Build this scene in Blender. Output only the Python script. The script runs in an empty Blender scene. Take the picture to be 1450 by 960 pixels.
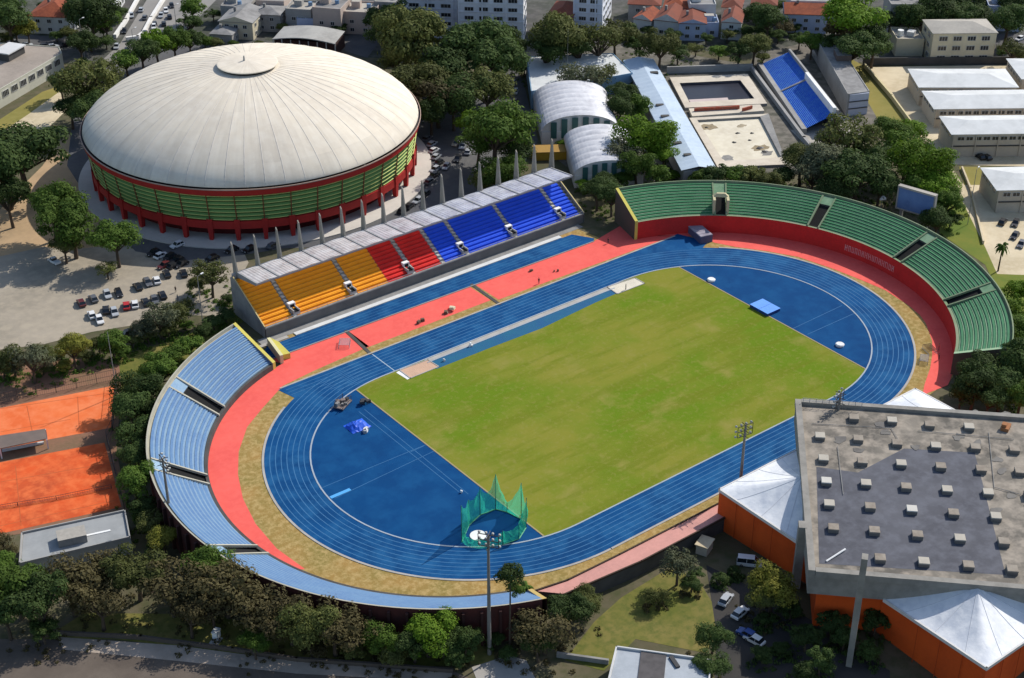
import bpy, bmesh, math, random
from mathutils import Vector, Matrix
R = math.radians
scene = bpy.context.scene
COL = scene.collection
rnd = random.Random(7)

# ------------------------------------------------------------------ camera (calibrated on the running track)
CAM = Vector((-208.652, -230.789, 200.086)); YAW = 0.907130; PIT = 0.542079; FPX = 2207.224
FW = Vector((math.cos(YAW)*math.cos(PIT), math.sin(YAW)*math.cos(PIT), -math.sin(PIT)))
RT = Vector((math.sin(YAW), -math.cos(YAW), 0)); UP = RT.cross(FW)
cd = bpy.data.cameras.new('camera'); cam = bpy.data.objects.new('camera', cd); COL.objects.link(cam)
cam.location = CAM; cam.rotation_euler = (math.pi/2-PIT, 0, YAW-math.pi/2)
cd.sensor_width = 36; cd.lens = FPX/1450*36; cd.clip_start = 1; cd.clip_end = 8000
scene.camera = cam

def G(x, y, z=0.0):                       # ground point seen at a place of the photograph, at height z
    d = FW*FPX + RT*(x-725) - UP*(y-480)
    t = (z-CAM.z)/d.z
    return CAM + d*t
def S(p):
    d = Vector(p)-CAM; k = d.dot(FW)
    return (725+FPX*d.dot(RT)/k, 480-FPX*d.dot(UP)/k)

# ------------------------------------------------------------------ light
w = bpy.data.worlds.new('World'); scene.world = w; w.use_nodes = True
nt = w.node_tree; bg = nt.nodes['Background']
sky = nt.nodes.new('ShaderNodeTexSky'); sky.sky_type = 'NISHITA'; sky.sun_disc = False
SUN_EL = R(40.5); SUN_AZ = R(5)            # towards the sun, angle from +x
sky.sun_elevation = SUN_EL; sky.sun_rotation = math.pi/2-SUN_AZ
nt.links.new(sky.outputs[0], bg.inputs[0]); bg.inputs[1].default_value = 0.148
sd = bpy.data.lights.new('sun', 'SUN'); so = bpy.data.objects.new('sun', sd); COL.objects.link(so)
sd.energy = 4.5; sd.angle = R(0.5); sd.color = (1, .95, .87)
sv = Vector((math.cos(SUN_EL)*math.cos(SUN_AZ), math.cos(SUN_EL)*math.sin(SUN_AZ), math.sin(SUN_EL)))
so.rotation_euler = sv.to_track_quat('Z', 'Y').to_euler(); so.location = (0, 0, 300)
vs = scene.view_settings; vs.view_transform = 'Standard'; vs.look = 'None'; vs.gamma = 1; vs.exposure = 0.07

# ------------------------------------------------------------------ materials
def srgb(r, g, b):
    f = lambda c: c/12.92 if c <= .04045 else ((c+.055)/1.055)**2.4
    return (f(r/255), f(g/255), f(b/255))
_m = {}
def mat(name, c, rough=.8, c2=None, sc=.15, amt=.5, bump=0.0, bsc=3.0, spec=.3, metal=0.0, c3=None, sc3=1.2, amt3=.35, local=False, alpha=1.0):
    """diffuse colour c blotched with c2 (large noise) and c3 (finer noise)"""
    if name in _m: return _m[name]
    m = bpy.data.materials.new(name); m.use_nodes = True; _m[name] = m
    t = m.node_tree; b = t.nodes['Principled BSDF']
    b.inputs['Roughness'].default_value = rough; b.inputs['Specular IOR Level'].default_value = spec; b.inputs['Metallic'].default_value = metal
    b.inputs['Alpha'].default_value = alpha
    if local: pos = t.nodes.new('ShaderNodeTexCoord').outputs['Object']
    else: pos = t.nodes.new('ShaderNodeNewGeometry').outputs['Position']
    if c2 is None: c2 = tuple(x*.78 for x in c)
    if c3 is None: c3 = tuple(min(1, x*1.18) for x in c)
    def layer(col_in, colb, scale, amount, lo, hi, det=6):
        n = t.nodes.new('ShaderNodeTexNoise'); n.inputs['Scale'].default_value = scale; n.inputs['Detail'].default_value = det; n.inputs['Roughness'].default_value = .62
        t.links.new(pos, n.inputs['Vector'])
        mr = t.nodes.new('ShaderNodeMapRange'); mr.inputs['From Min'].default_value = lo; mr.inputs['From Max'].default_value = hi; mr.inputs['To Max'].default_value = amount
        t.links.new(n.outputs['Fac'], mr.inputs['Value'])
        mx = t.nodes.new('ShaderNodeMix'); mx.data_type = 'RGBA'
        t.links.new(mr.outputs[0], mx.inputs['Factor'])
        if isinstance(col_in, tuple): mx.inputs[6].default_value = (*col_in, 1)
        else: t.links.new(col_in, mx.inputs[6])
        mx.inputs[7].default_value = (*colb, 1)
        return mx.outputs[2]
    o = layer(c, c2, sc, amt, .38, .62)
    o = layer(o, c3, sc3, amt3, .42, .66, 3)
    t.links.new(o, b.inputs['Base Color'])
    if bump:
        n = t.nodes.new('ShaderNodeTexNoise'); n.inputs['Scale'].default_value = bsc; n.inputs['Detail'].default_value = 5
        t.links.new(pos, n.inputs['Vector'])
        bp = t.nodes.new('ShaderNodeBump'); bp.inputs['Strength'].default_value = bump; bp.inputs['Distance'].default_value = .3
        t.links.new(n.outputs['Fac'], bp.inputs['Height']); t.links.new(bp.outputs[0], b.inputs['Normal'])
    return m

# ------------------------------------------------------------------ mesh builder
class MB:
    def __init__(s): s.v = []; s.f = []; s.mi = []; s.mats = []
    def slot(s, m):
        if m not in s.mats: s.mats.append(m)
        return s.mats.index(m)
    def face(s, pts, m):
        i = len(s.v); s.v += [tuple(p) for p in pts]; s.f.append(tuple(range(i, i+len(pts)))); s.mi.append(s.slot(m)); return s
    def grid(s, rows, m, close=False):
        """rows of points -> quads (m: material or function of (i, j))"""
        i0 = len(s.v); nc = len(rows[0])
        for r in rows: s.v += [tuple(p) for p in r]
        for i in range(len(rows)-1):
            for j in range(nc if close else nc-1):
                k = (j+1) % nc
                s.f.append((i0+i*nc+j, i0+i*nc+k, i0+(i+1)*nc+k, i0+(i+1)*nc+j))
                s.mi.append(s.slot(m(i, j) if callable(m) and not isinstance(m, bpy.types.Material) else m))
        return s
    def box(s, c, size, m, rz=0.0, top=None, taper=1.0):
        """c: centre of the underside"""
        cx, cy, cz = c; a, b, h = size; ca, sa = math.cos(rz), math.sin(rz)
        q = lambda x, y, z: (cx+x*ca-y*sa, cy+x*sa+y*ca, cz+z)
        lo = [q(-a/2, -b/2, 0), q(a/2, -b/2, 0), q(a/2, b/2, 0), q(-a/2, b/2, 0)]
        k = taper; hi = [q(-a/2*k, -b/2*k, h), q(a/2*k, -b/2*k, h), q(a/2*k, b/2*k, h), q(-a/2*k, b/2*k, h)]
        i = len(s.v); s.v += lo+hi
        for n, f in enumerate([(3, 2, 1, 0), (4, 5, 6, 7), (0, 1, 5, 4), (1, 2, 6, 5), (2, 3, 7, 6), (3, 0, 4, 7)]):
            s.f.append(tuple(i+x for x in f)); s.mi.append(s.slot(top if (top and n == 1) else m))
        return s
    def prism(s, poly, z0, z1, m, top=None, bottom=False):
        poly = [(p[0], p[1]) for p in poly]
        if sum(poly[i][0]*poly[(i+1) % len(poly)][1]-poly[(i+1) % len(poly)][0]*poly[i][1] for i in range(len(poly))) < 0: poly = poly[::-1]
        n = len(poly); i = len(s.v)
        s.v += [(x, y, z0) for x, y in poly]+[(x, y, z1) for x, y in poly]
        for k in range(n):
            j = (k+1) % n; s.f.append((i+k, i+j, i+n+j, i+n+k)); s.mi.append(s.slot(m))
        s.f.append(tuple(range(i+n, i+2*n))); s.mi.append(s.slot(top or m))
        if bottom: s.f.append(tuple(range(i+n-1, i-1, -1))); s.mi.append(s.slot(m))
        return s
    def tube(s, a, b, r0, r1, m, n=8):
        a = Vector(a); b = Vector(b); d = (b-a).normalized()
        u = d.orthogonal().normalized(); v = d.cross(u); i = len(s.v)
        for p, r in ((a, r0), (b, r1)):
            for k in range(n):
                t = 2*math.pi*k/n; s.v.append(tuple(p+u*(r*math.cos(t))+v*(r*math.sin(t))))
        for k in range(n):
            j = (k+1) % n; s.f.append((i+k, i+j, i+n+j, i+n+k)); s.mi.append(s.slot(m))
        s.f.append(tuple(range(i+n-1, i-1, -1))); s.mi.append(s.slot(m)); s.f.append(tuple(range(i+n, i+2*n))); s.mi.append(s.slot(m))
        return s
    def wall(s, pts, z0, z1, th, m):
        """a free-standing wall of thickness th along a polyline"""
        for a, b in zip(pts, pts[1:]):
            d = Vector((b[0]-a[0], b[1]-a[1])); L = d.length
            s.box(((a[0]+b[0])/2, (a[1]+b[1])/2, z0), (L+th*.9, th, z1-z0), m, math.atan2(d.y, d.x))
        return s
    def mesh(s, name, off=(0, 0, 0), smooth=False):
        me = bpy.data.meshes.new(name)
        ox, oy, oz = off
        me.from_pydata([(x-ox, y-oy, z-oz) for x, y, z in s.v], [], s.f)
        for m in s.mats: me.materials.append(m)
        me.polygons.foreach_set('material_index', s.mi)
        if smooth: me.polygons.foreach_set('use_smooth', [True]*len(s.f))
        me.update(); return me
    def build(s, name, parent=None, off=None, smooth=False, weld=False):
        if off is None:
            off = (0, 0, 0)
            p = parent
            while p is not None:
                off = tuple(Vector(off)+p.location); p = p.parent
        me = s.mesh(name, off, smooth)
        if weld or smooth:
            bm = bmesh.new(); bm.from_mesh(me); bmesh.ops.remove_doubles(bm, verts=bm.verts, dist=.002); bm.to_mesh(me); bm.free()
        o = bpy.data.objects.new(name, me); COL.objects.link(o)
        if parent: o.parent = parent
        return o

def tag(o, label, cat, group=None, kind=None):
    if label: o['label'] = label
    if cat: o['category'] = cat
    if group: o['group'] = group
    if kind: o['kind'] = kind
    return o
def thing(name, label, cat, loc=(0, 0, 0), group=None, rz=0.0):
    o = bpy.data.objects.new(name, None); COL.objects.link(o); o.location = loc; o.rotation_euler = (0, 0, rz)
    o.empty_display_size = .5
    return tag(o, label, cat, group)
def dup(root, loc, rz=0.0, scale=1.0):
    r = root.copy(); COL.objects.link(r); r.location = loc; r.rotation_euler = (0, 0, rz); r.scale = (scale,)*3 if not isinstance(scale, tuple) else scale
    for ch in root.children:
        c = ch.copy(); COL.objects.link(c); c.parent = r
        for g in ch.children:
            d = g.copy(); COL.objects.link(d); d.parent = c
    return r
ORD = 'first second third fourth fifth sixth seventh eighth ninth tenth eleventh twelfth thirteenth fourteenth fifteenth sixteenth seventeenth eighteenth nineteenth twentieth'.split()
ORD += ['twenty-'+x for x in ORD[:9]]+['thirtieth']+['thirty-'+x for x in ORD[:9]]

def struct(name, mb, **k):
    o = mb.build(name, **k); o['kind'] = 'structure'; return o
def sheet(name, px, z, m, z_at=0.0, world=False):
    pts = px if world else [G(x, y, z_at) for x, y in px]
    poly = [(p[0], p[1]) for p in pts]
    if sum(poly[i][0]*poly[(i+1) % len(poly)][1]-poly[(i+1) % len(poly)][0]*poly[i][1] for i in range(len(poly))) < 0: poly = poly[::-1]
    b = MB(); b.face([(x, y, z) for x, y in poly], m)
    o = struct(name, b)
    return o
def arc(c, r, a0, a1, n, z=0.0):
    return [(c[0]+r*math.cos(a0+(a1-a0)*i/n), c[1]+r*math.sin(a0+(a1-a0)*i/n), z) for i in range(n+1)]
def stadium(r, L, z, n=48):
    p = arc((L, 0), r, -math.pi/2, math.pi/2, n, z)+arc((-L, 0), r, math.pi/2, 1.5*math.pi, n, z)
    return p
# ------------------------------------------------------------------ palette
GREY = lambda v: (v, v, v)
M_ground = mat('dry_earth_and_grass', (.085, .075, .04), 1, (.14, .12, .075), .035, .9, c3=(.055, .065, .022), sc3=.35, amt3=.7)
M_city = mat('city_ground', (.075, .072, .07), 1, (.04, .05, .028), .05, .9, c3=(.15, .14, .13), sc3=.25, amt3=.5)
M_dirt = mat('tan_dirt', srgb(178, 150, 116), 1, srgb(150, 128, 98), .05, .8, c3=srgb(190, 160, 122), sc3=.5)
M_lot = mat('dusty_asphalt', srgb(158, 148, 132), 1, srgb(132, 124, 110), .04, .9, c3=srgb(172, 160, 140), sc3=.4, amt3=.5)
M_asph = mat('asphalt', (.085, .085, .092), .95, (.13, .127, .12), .06, .8, c3=(.065, .065, .07), sc3=.8)
M_lawn = mat('dry_lawn', (.125, .13, .022), 1, (.20, .165, .05), .07, .9, c3=(.07, .095, .015), sc3=.5, amt3=.7)
M_yellawn = mat('yellow_lawn', (.24, .20, .05), 1, (.18, .17, .04), .1, .8, c3=(.30, .25, .08), sc3=.4)
M_beige = mat('beige_paving', srgb(205, 190, 160), .95, srgb(180, 165, 135), .07, .9, c3=srgb(215, 202, 175), sc3=.5)
M_concrete = mat('pale_concrete', (.46, .45, .42), .9, (.34, .33, .31), .2, .8)
M_greycon = mat('grey_concrete', (.27, .265, .25), .9, (.19, .185, .18), .25, .9)
M_darkcon = mat('dark_concrete', (.06, .058, .055), .9, (.09, .085, .08), .3, .8)
M_black = mat('opening_shade', (.012, .012, .012), 1)  # near-black colour that stands for shade inside openings and gaps
M_red = mat('coral_red_surface', (.78, .115, .09), .9, (.70, .09, .075), .12, .8, c3=(.82, .15, .12), sc3=.7)
M_tan = mat('tan_sand_verge', (.33, .20, .06), 1, (.22, .17, .045), .10, 1.0, c3=(.50, .35, .15), sc3=.8, amt3=.65, bump=.25)
M_blue = mat('blue_running_surface', (.004, .066, .20), .85, (.003, .047, .150), .06, 1.0, c3=(.018, .112, .262), sc3=.20, amt3=.7, spec=.08)
M_blueD = mat('deep_blue_surface', (.002, .055, .175), .85, (.002, .045, .150), .06, .9, c3=(.006, .074, .205), sc3=.2, amt3=.7, spec=.08)
M_line = mat('faded_lane_line', (.045, .16, .32), .8)
M_kerb = mat('white_kerb', (.62, .62, .60), .8, (.5, .5, .48), .3, .8)
M_grey = mat('grey_kerb', (.40, .38, .35), .9, (.30, .28, .25), .3, .9)
M_white = mat('white_paint', (.78, .78, .76), .7, (.62, .62, .60), .2, .7)
M_pink = mat('pink_paving', (.56, .27, .225), .9, (.47, .235, .20), .2, .9)
M_steel = mat('galvanised_steel', (.35, .36, .37), .5, metal=.3)
M_dark = mat('dark_metal', (.04, .04, .042), .6)
M_glass = mat('dark_window_glass', (.02, .024, .03), .2, spec=.5)
M_frame = mat('window_frame', (.5, .5, .48), .6)

def pitch_mat():
    m = bpy.data.materials.new('pitch_grass'); m.use_nodes = True; t = m.node_tree; b = t.nodes['Principled BSDF']; L = t.links.new
    b.inputs['Roughness'].default_value = 1; b.inputs['Specular IOR Level'].default_value = .05
    pos = t.nodes.new('ShaderNodeNewGeometry').outputs['Position']
    def noise(scale, stretch=(1, 1, 1), det=5, rot=0):
        mp = t.nodes.new('ShaderNodeMapping'); mp.inputs['Scale'].default_value = stretch; mp.inputs['Rotation'].default_value = (0, 0, rot); L(pos, mp.inputs[0])
        n = t.nodes.new('ShaderNodeTexNoise'); n.inputs['Scale'].default_value = scale; n.inputs['Detail'].default_value = det; n.inputs['Roughness'].default_value = .6; L(mp.outputs[0], n.inputs['Vector']); return n.outputs['Fac']
    def mixin(a, col, fac, lo, hi, amt):
        mr = t.nodes.new('ShaderNodeMapRange'); mr.inputs['From Min'].default_value = lo; mr.inputs['From Max'].default_value = hi; mr.inputs['To Max'].default_value = amt; L(fac, mr.inputs[0])
        x = t.nodes.new('ShaderNodeMix'); x.data_type = 'RGBA'; L(mr.outputs[0], x.inputs[0]); x.inputs[7].default_value = (*col, 1)
        if isinstance(a, tuple): x.inputs[6].default_value = (*a, 1)
        else: L(a, x.inputs[6])
        return x.outputs[2]
    c = (.205, .205, .030)
    c = mixin(c, (.110, .185, .010), noise(.03), .42, .60, .9)          # lush
    c = mixin(c, (.25, .225, .055), noise(.09, (1, 1, 1), 8, 1.0), .54, .68, .8)   # worn
    c = mixin(c, (.135, .165, .014), noise(.16, (.22, 1.5, 1), 6), .48, .60, .7)  # mowing passes along the length
    c = mixin(c, (.24, .225, .06), noise(.9, (1, 1, 1), 6), .52, .70, .5)
    L(c, b.inputs['Base Color']); return m
# pitch: mown grass with worn and lush patches
M_pitch = pitch_mat()

# ------------------------------------------------------------------ ground
g = MB(); g.face([(-2500, -2500, 0), (3500, -2500, 0), (3500, 3500, 0), (-2500, 3500, 0)], M_ground); struct('ground', g)
sheet('city_ground', [(-60, 78), (120, 92), (300, 80), (560, 82), (740, 75), (880, 70), (1150, 75), (1240, 92), (1600, 95), (1900, -150), (-500, -150)], .012, M_city)
sheet('dirt_lot', [(-30, 375), (-30, 330), (20, 275), (60, 235), (92, 190), (122, 190), (132, 260), (150, 330), (200, 362), (130, 385), (60, 395)], .024, M_dirt)
sheet('parking_lot', [(-40, 500), (-40, 372), (60, 350), (110, 352), (200, 345), (262, 350), (338, 342), (352, 372), (333, 408), (318, 448), (258, 446), (205, 458), (130, 470), (60, 488)], .036, M_lot)
# asphalt forecourt of the dome
pl = [G(x, y) for x, y in [(560, 330), (640, 295), (735, 245), (720, 190), (735, 110), (700, 95), (640, 130)]]
sheet('forecourt', [(565, 345), (650, 292), (742, 232), (762, 200), (742, 120), (728, 90), (690, 100), (640, 150), (560, 120), (500, 80), (420, 60), (200, 60), (105, 150), (95, 235), (140, 305), (192, 356), (260, 369), (345, 361), (400, 352)], .048, M_asph)
# lawns and paths
sheet('lawn_slope', [(800, 935), (842, 880), (880, 846), (945, 806), (985, 815), (1025, 880), (1000, 925), (900, 905), (855, 950)], .03, M_lawn)
sheet('verge_lawn', [(60, 905), (120, 868), (300, 870), (420, 900), (560, 905), (700, 905), (700, 940), (560, 945), (330, 925), (160, 905)], .03, M_lawn)
sheet('park_road', [(-40, 905), (60, 905), (180, 912), (420, 938), (640, 950), (700, 975), (660, 1040), (-60, 1020)], .042, mat('park_road', (.095, .076, .062), 1, (.15, .122, .098), .1, .9))  # road colour darkened to carry the shade of the trees
sheet('access_path', [(668, 945), (720, 928), (745, 935), (770, 985), (690, 1000)], .047, mat('path', (.36, .34, .31), 1))
sheet('service_yard', [(1000, 800), (1120, 860), (1260, 950), (1260, 1040), (1010, 1000), (1015, 900)], .036, mat('shade_dark_asphalt', (.035, .034, .033), .95, (.055, .05, .045), .1, .9))  # asphalt darkened so its colour carries the hall's shade
sheet('pavement', [(80, 902), (250, 914), (420, 937), (640, 953), (640, 966), (420, 954), (250, 936), (90, 920)], .05, mat('worn_pavement', (.42, .345, .28), 1, (.27, .225, .18), .15, .9))
sheet('court_bank', [(163, 505), (260, 478), (330, 440), (345, 455), (250, 520), (200, 560), (170, 560)], .03, M_lawn)
sheet('school_yard', [(1226, 95), (1432, 92), (1600, 92), (1600, 240), (1350, 233), (1318, 205), (1300, 190)], .028, M_beige)
sheet('yard_verge', [(1203, 82), (1226, 95), (1300, 192), (1330, 240), (1318, 250), (1255, 190), (1215, 120)], .036, M_yellawn)
sheet('school_lawn', [(1358, 236), (1600, 238), (1600, 262), (1365, 262)], .036, M_yellawn)
sheet('school_path', [(1345, 233), (1362, 260), (1600, 262), (1600, 395), (1412, 388), (1392, 350), (1368, 300)], .03, M_beige)
sheet('east_lawn', [(1345, 250), (1370, 300), (1395, 350), (1412, 388), (1600, 395), (1600, 520), (1440, 520), (1425, 440), (1395, 375), (1330, 330)], .042, mat('green_lawn', (.10, .15, .02), 1, (.2, .19, .03), .08, .9))
sheet('pool_terrace', [(735, 75), (880, 60), (1060, 92), (1075, 75), (1165, 55), (1215, 85), (1245, 180), (1130, 245), (1000, 250), (840, 265), (775, 215)], .024, mat('terrace', (.13, .118, .10), 1, (.075, .075, .055), .06, .9, c3=(.24, .215, .18), sc3=.3, amt3=.6))
sheet('far_avenue', [(120, 108), (170, 62), (232, -40), (345, -40), (262, 45), (210, 78), (165, 108)], .03, mat('avenue', (.22, .21, .195), .95, (.27, .255, .235), .06, .9))
sheet('side_street', [(488, 72), (505, 22), (512, -30), (560, -30), (545, 20), (535, 62), (520, 82)], .03, M_asph)
sheet('west_street', [(-30, 58), (60, 68), (130, 66), (160, 62), (160, 52), (80, 52), (-30, 45)], .034, M_asph)
sheet('rear_street', [(1395, 48), (1500, 50), (1500, 70), (1400, 62)], .03, M_asph)

# ------------------------------------------------------------------ stadium floor
LX = 39.009; RI = 36.5; RO = 46.48
def stadium_sheet(name, r, L, z, m):
    b = MB(); b.face(stadium(r, L, z), m); return struct(name, b)
def stadium_ring(name, r0, r1, L, z, m, mb=None, n=48):
    b = mb or MB(); b.grid([stadium(r1, L, z, n), stadium(r0, L, z, n)], m, True)
    return struct(name, b) if mb is None else b
GC = (42.2, 0.0); BC = (-42.8, 3.5)       # centres of the green and the blue stand
# tan verge under everything in the bowl
bowl = arc(GC, 54.5, R(-62), R(82), 40)+[(47, 69.0), (-52.5, 69.0)]+arc(BC, 53.9, R(98), R(258), 44)+[(-56, -53.0), (-10, -53.5), (30, -53.5)]
sheet('sand_verge', bowl, .06, M_tan, world=True)
# coral red apron: far side straight, round the green stand, round the blue stand
ib = [(500, 497), (443, 526), (400, 547), (372, 578), (350, 605), (338, 640), (337, 672), (344, 706), (362, 742), (392, 777), (432, 806)]
red_left = [(-52.4, 59.6)]+arc(BC, 53.9, R(100), R(196), 30)+[G(x, y) for x, y in ib[::-1]]
red_left = [(-34, 59.6), (-34, 49.8)]+[(G(x, y).x, G(x, y).y) for x, y in ib[1:]]+[(p[0], p[1]) for p in arc(BC, 53.9, R(197), R(103), 30)]+[(-57.0, 59.6)]
sheet('apron_curve_west', red_left, .072, M_red, world=True)
sheet('apron_straight', [(-34.9, 49.6), (3.6, 49.6), (3.6, 59.2), (-34.9, 59.2)], .072, M_red, world=True)
sheet('apron_straight_east', [(5.4, 48.6), (60, 47.2), (66, 46.6), (66, 62.5), (46, 58.2), (5.4, 59.0)], .072, M_red, world=True)
rb = [(985, 335), (1012, 344), (1042, 350), (1087, 356), (1130, 364), (1180, 381), (1220, 397), (1253, 411), (1287, 433), (1302, 446), (1311, 458), (1320, 483), (1320, 503), (1317, 522), (1309, 545), (1306, 560)]
red_r = [(G(x, y).x, G(x, y).y) for x, y in rb]+[(p[0], p[1]) for p in arc(GC, 54.2, R(-66), R(70), 44)]+[(60, 52)]
sheet('apron_curve_east', red_r, .084, M_red, world=True)
b = MB()
for a, c in (((-35.7, 46.6), (-34.5, 59.4)), ((4.1, 46.6), (4.7, 59.2))):
    b.wall([a, c], .08, .16, .9, M_darkcon)
struct('apron_drain', b)
# faded lettering on the apron in front of the green stand
# blue warm-up strip and white kerb by the grandstand
sheet('warm_up_strip', [(-60, 59.4), (46, 58.2), (47.5, 59.5), (44, 65.2), (-54, 65.2)], .09, M_blue, world=True)
b = MB()
for k in range(1, 5): b.face([(-57, 59.5+k*1.18, .096), (44, 58.9+k*1.2, .096), (44, 59.0+k*1.2, .096), (-57, 59.6+k*1.18, .096)], M_line)
struct('warm_up_lane_line', b)
b = MB(); b.box((-2.5, 65.95, .05), (86, 1.4, .25), M_kerb); b.box((-2.5, 68, .05), (104, 2.6, .06), M_greycon); b.box((-52, 66.05, .05), (9, 1.2, .2), M_grey); struct('stand_kerb', b)
b = MB(); b.wall([(-57, 59.35), (46, 58.15)], .05, .22, .35, M_greycon); struct('strip_kerb', b)
# track
stadium_ring('running_track', RI-.1, RO, LX, .10, M_blue)
b = MB()
b.face([(-39, 46.4, .104), (-61.9, 46.4, .104), (-60.5, 40.6, .104), (-54, 42.6, .104), (-46, 44.9, .104)][::-1], M_blue)
b.face([(39, 46.4, .104), (46, 44.9, .104), (56, 42.2, .104), (66, 36.2, .104), (71.0, 38.5, .104), (67.6, 47.2, .104), (60, 46.8, .104)], M_blue)
struct('track_chute', b)
b = MB()
for k in range(1, 8):
    r = RI+k*(RO-RI)/8; stadium_ring('x', r-.08, r+.08, LX, .108, M_line, b, 64)
for k in range(0, 9):
    y = RI+k*(RO-RI)/8
    if k: b.face([(-60.5 if k > 4 else -50-k, y-.07, .112), (-39, y-.07, .112), (-39, y+.07, .112), (-60.5 if k > 4 else -50-k, y+.07, .112)], M_line)
b.face([(-35.6, 36.6, .112), (-35.35, 36.6, .112), (-35.35, 46.4, .112), (-35.6, 46.4, .112)], mat('pale_line', (.35, .45, .52), .8))
struct('lane_line', b)
b = MB()
for r0, r1, z in ((RI-.34, RI, .16),):
    b.grid([stadium(r1, LX, .1), stadium(r1, LX, z), stadium(r0, LX, z), stadium(r0, LX, .1)], mat('pale_kerb', (.32, .37, .42), .8), True)
struct('inner_kerb', b)
b = MB()
st = lambda r, z: [p for p in stadium(r, LX, z)]
for a0, a1 in ((-90, 47), (123, 270)):
    c_ = (LX if a0 < 0 else -LX, 0)
    b.grid([arc(c_, rr_, R(a0), R(a1), 60, z_) for rr_, z_ in ((RO+.5, .06), (RO+.5, .17), (RO, .17), (RO, .06))], M_grey)
b.wall([(-61, 46.75), (66, 46.75)], .06, .17, .45, M_grey); b.wall([(-39, -46.73), (39, -46.73)], .06, .17, .48, M_grey)
struct('outer_kerb', b)
# infield: D areas and the pitch
stadium_sheet('infield_surface', RI-.3, LX, .088, M_blueD)
def yin(x, r=RI-.34):
    dx = max(0, abs(x)-LX); return math.sqrt(r*r-dx*dx)
X0, X1 = -47.2, 54.3
top = []; bot = []
n = 60
for i in range(n+1):
    x = X0+(X1-X0)*i/n; top.append((x+0.0, yin(x))); bot.append((x, -yin(x)))
gp = MB(); gp.face([(x, y, .10) for x, y in bot]+[(x, y, .10) for x, y in top[::-1]], M_pitch); struct('pitch', gp)
b = MB(); b.wall([(X0-.1, -yin(X0)+.3), (X0-.1, yin(X0)-.3)], .08, .15, .35, mat('sand_edge', (.33, .27, .14), 1)); b.wall([(X1+.1, -yin(X1)+.3), (X1+.1, yin(X1)-.3)], .08, .15, .35, mat('sand_edge', (.33, .27, .14), 1)); struct('pitch_edge', b)
sheet('jump_runway', [(-27, 31.0), (-10, 30.8), (5, 30.3), (24, 31.9), (33, 32.2), (33, 34.6), (-27, 34.6)], .108, mat('teal_runway', (.008, .085, .20), .85, (.008, .11, .19), .2, .9), world=True)
sheet('runway_margin', [(-27, 34.6), (33, 34.6), (33, 36.1), (-27, 36.1)], .108, M_grey, world=True)
b = MB(); b.wall([(-27, 34.6), (33, 34.6)], .1, .2, .3, mat('pale_kerb', (.32, .37, .42))); struct('runway_kerb', b)
for nm, poly, c in (('west', [(-34.4, 36.0), (-26.3, 35.6), (-26.0, 31.4), (-34.4, 31.4)], (.55, .36, .25)), ('east', [(32.0, 36.2), (41, 35.4), (41.0, 31.6), (31.6, 31.8)], (.66, .60, .48))):
    b = MB(); b.face([(x, y, .14) for x, y in poly][::-1], mat('sand_'+nm, c, 1, tuple(v*.85 for v in c), .3, .8, bump=.2))
    b.wall(poly+[poly[0]], .1, .22, .25, M_grey)
    struct('sand_pit', b)
sheet('pit_board', [(561, 528), (566, 525), (583, 535), (577, 538)], .12, M_white)
# painted lines in the two D areas
b = MB()
def pline(p, q, wd=.12, m=M_line):
    a = G(*p); c = G(*q); d = (c-a); d.z = 0; nn = Vector((-d.y, d.x, 0)).normalized()*wd/2
    b.face([(v.x, v.y, .096) for v in (a+nn, c+nn, c-nn, a-nn)][::-1], m)
for p, q in [((456, 691), (608, 628)), ((474, 706), (615, 639)), ((508, 583), (650, 697)), ((516, 580), (663, 700)), ((1122, 466), (1192, 433)), ((1143, 474), (1212, 443)), ((582, 640), (600, 632))]: pline(p, q)
pline((468, 705), (496, 693), .9, mat('light_blue_paint', (.08, .36, .72), .7))
struct('field_line', b)
# near side terrace paved in pink, on a retaining wall
b = MB(); b.prism([(-62.0, -50.6), (-55, -52.0), (-42, -52.3), (-8, -52.5), (-8, -56.6), (-40, -56.5), (-58, -54.8)], 0, 3.5, M_darkcon, M_pink)
b.wall([(-62.0, -50.6), (-55, -52.0), (-42, -52.3), (-8, -52.5)], 3.5, 3.75, .3, mat('brown_rail', (.05, .03, .02)))
b.wall([(-58.3, -54.9), (-40, -56.6), (-8, -56.7)], 3.4, 3.8, .3, mat('brown_rail', (.05, .03, .02)))
o = struct('pink_terrace', b)
o.pop('kind', None) if 'kind' in o else None
o.name = 'terrace_walkway'; tag(o, 'long pink paved terrace walkway on a dark retaining wall beside the track', 'terrace')

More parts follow.
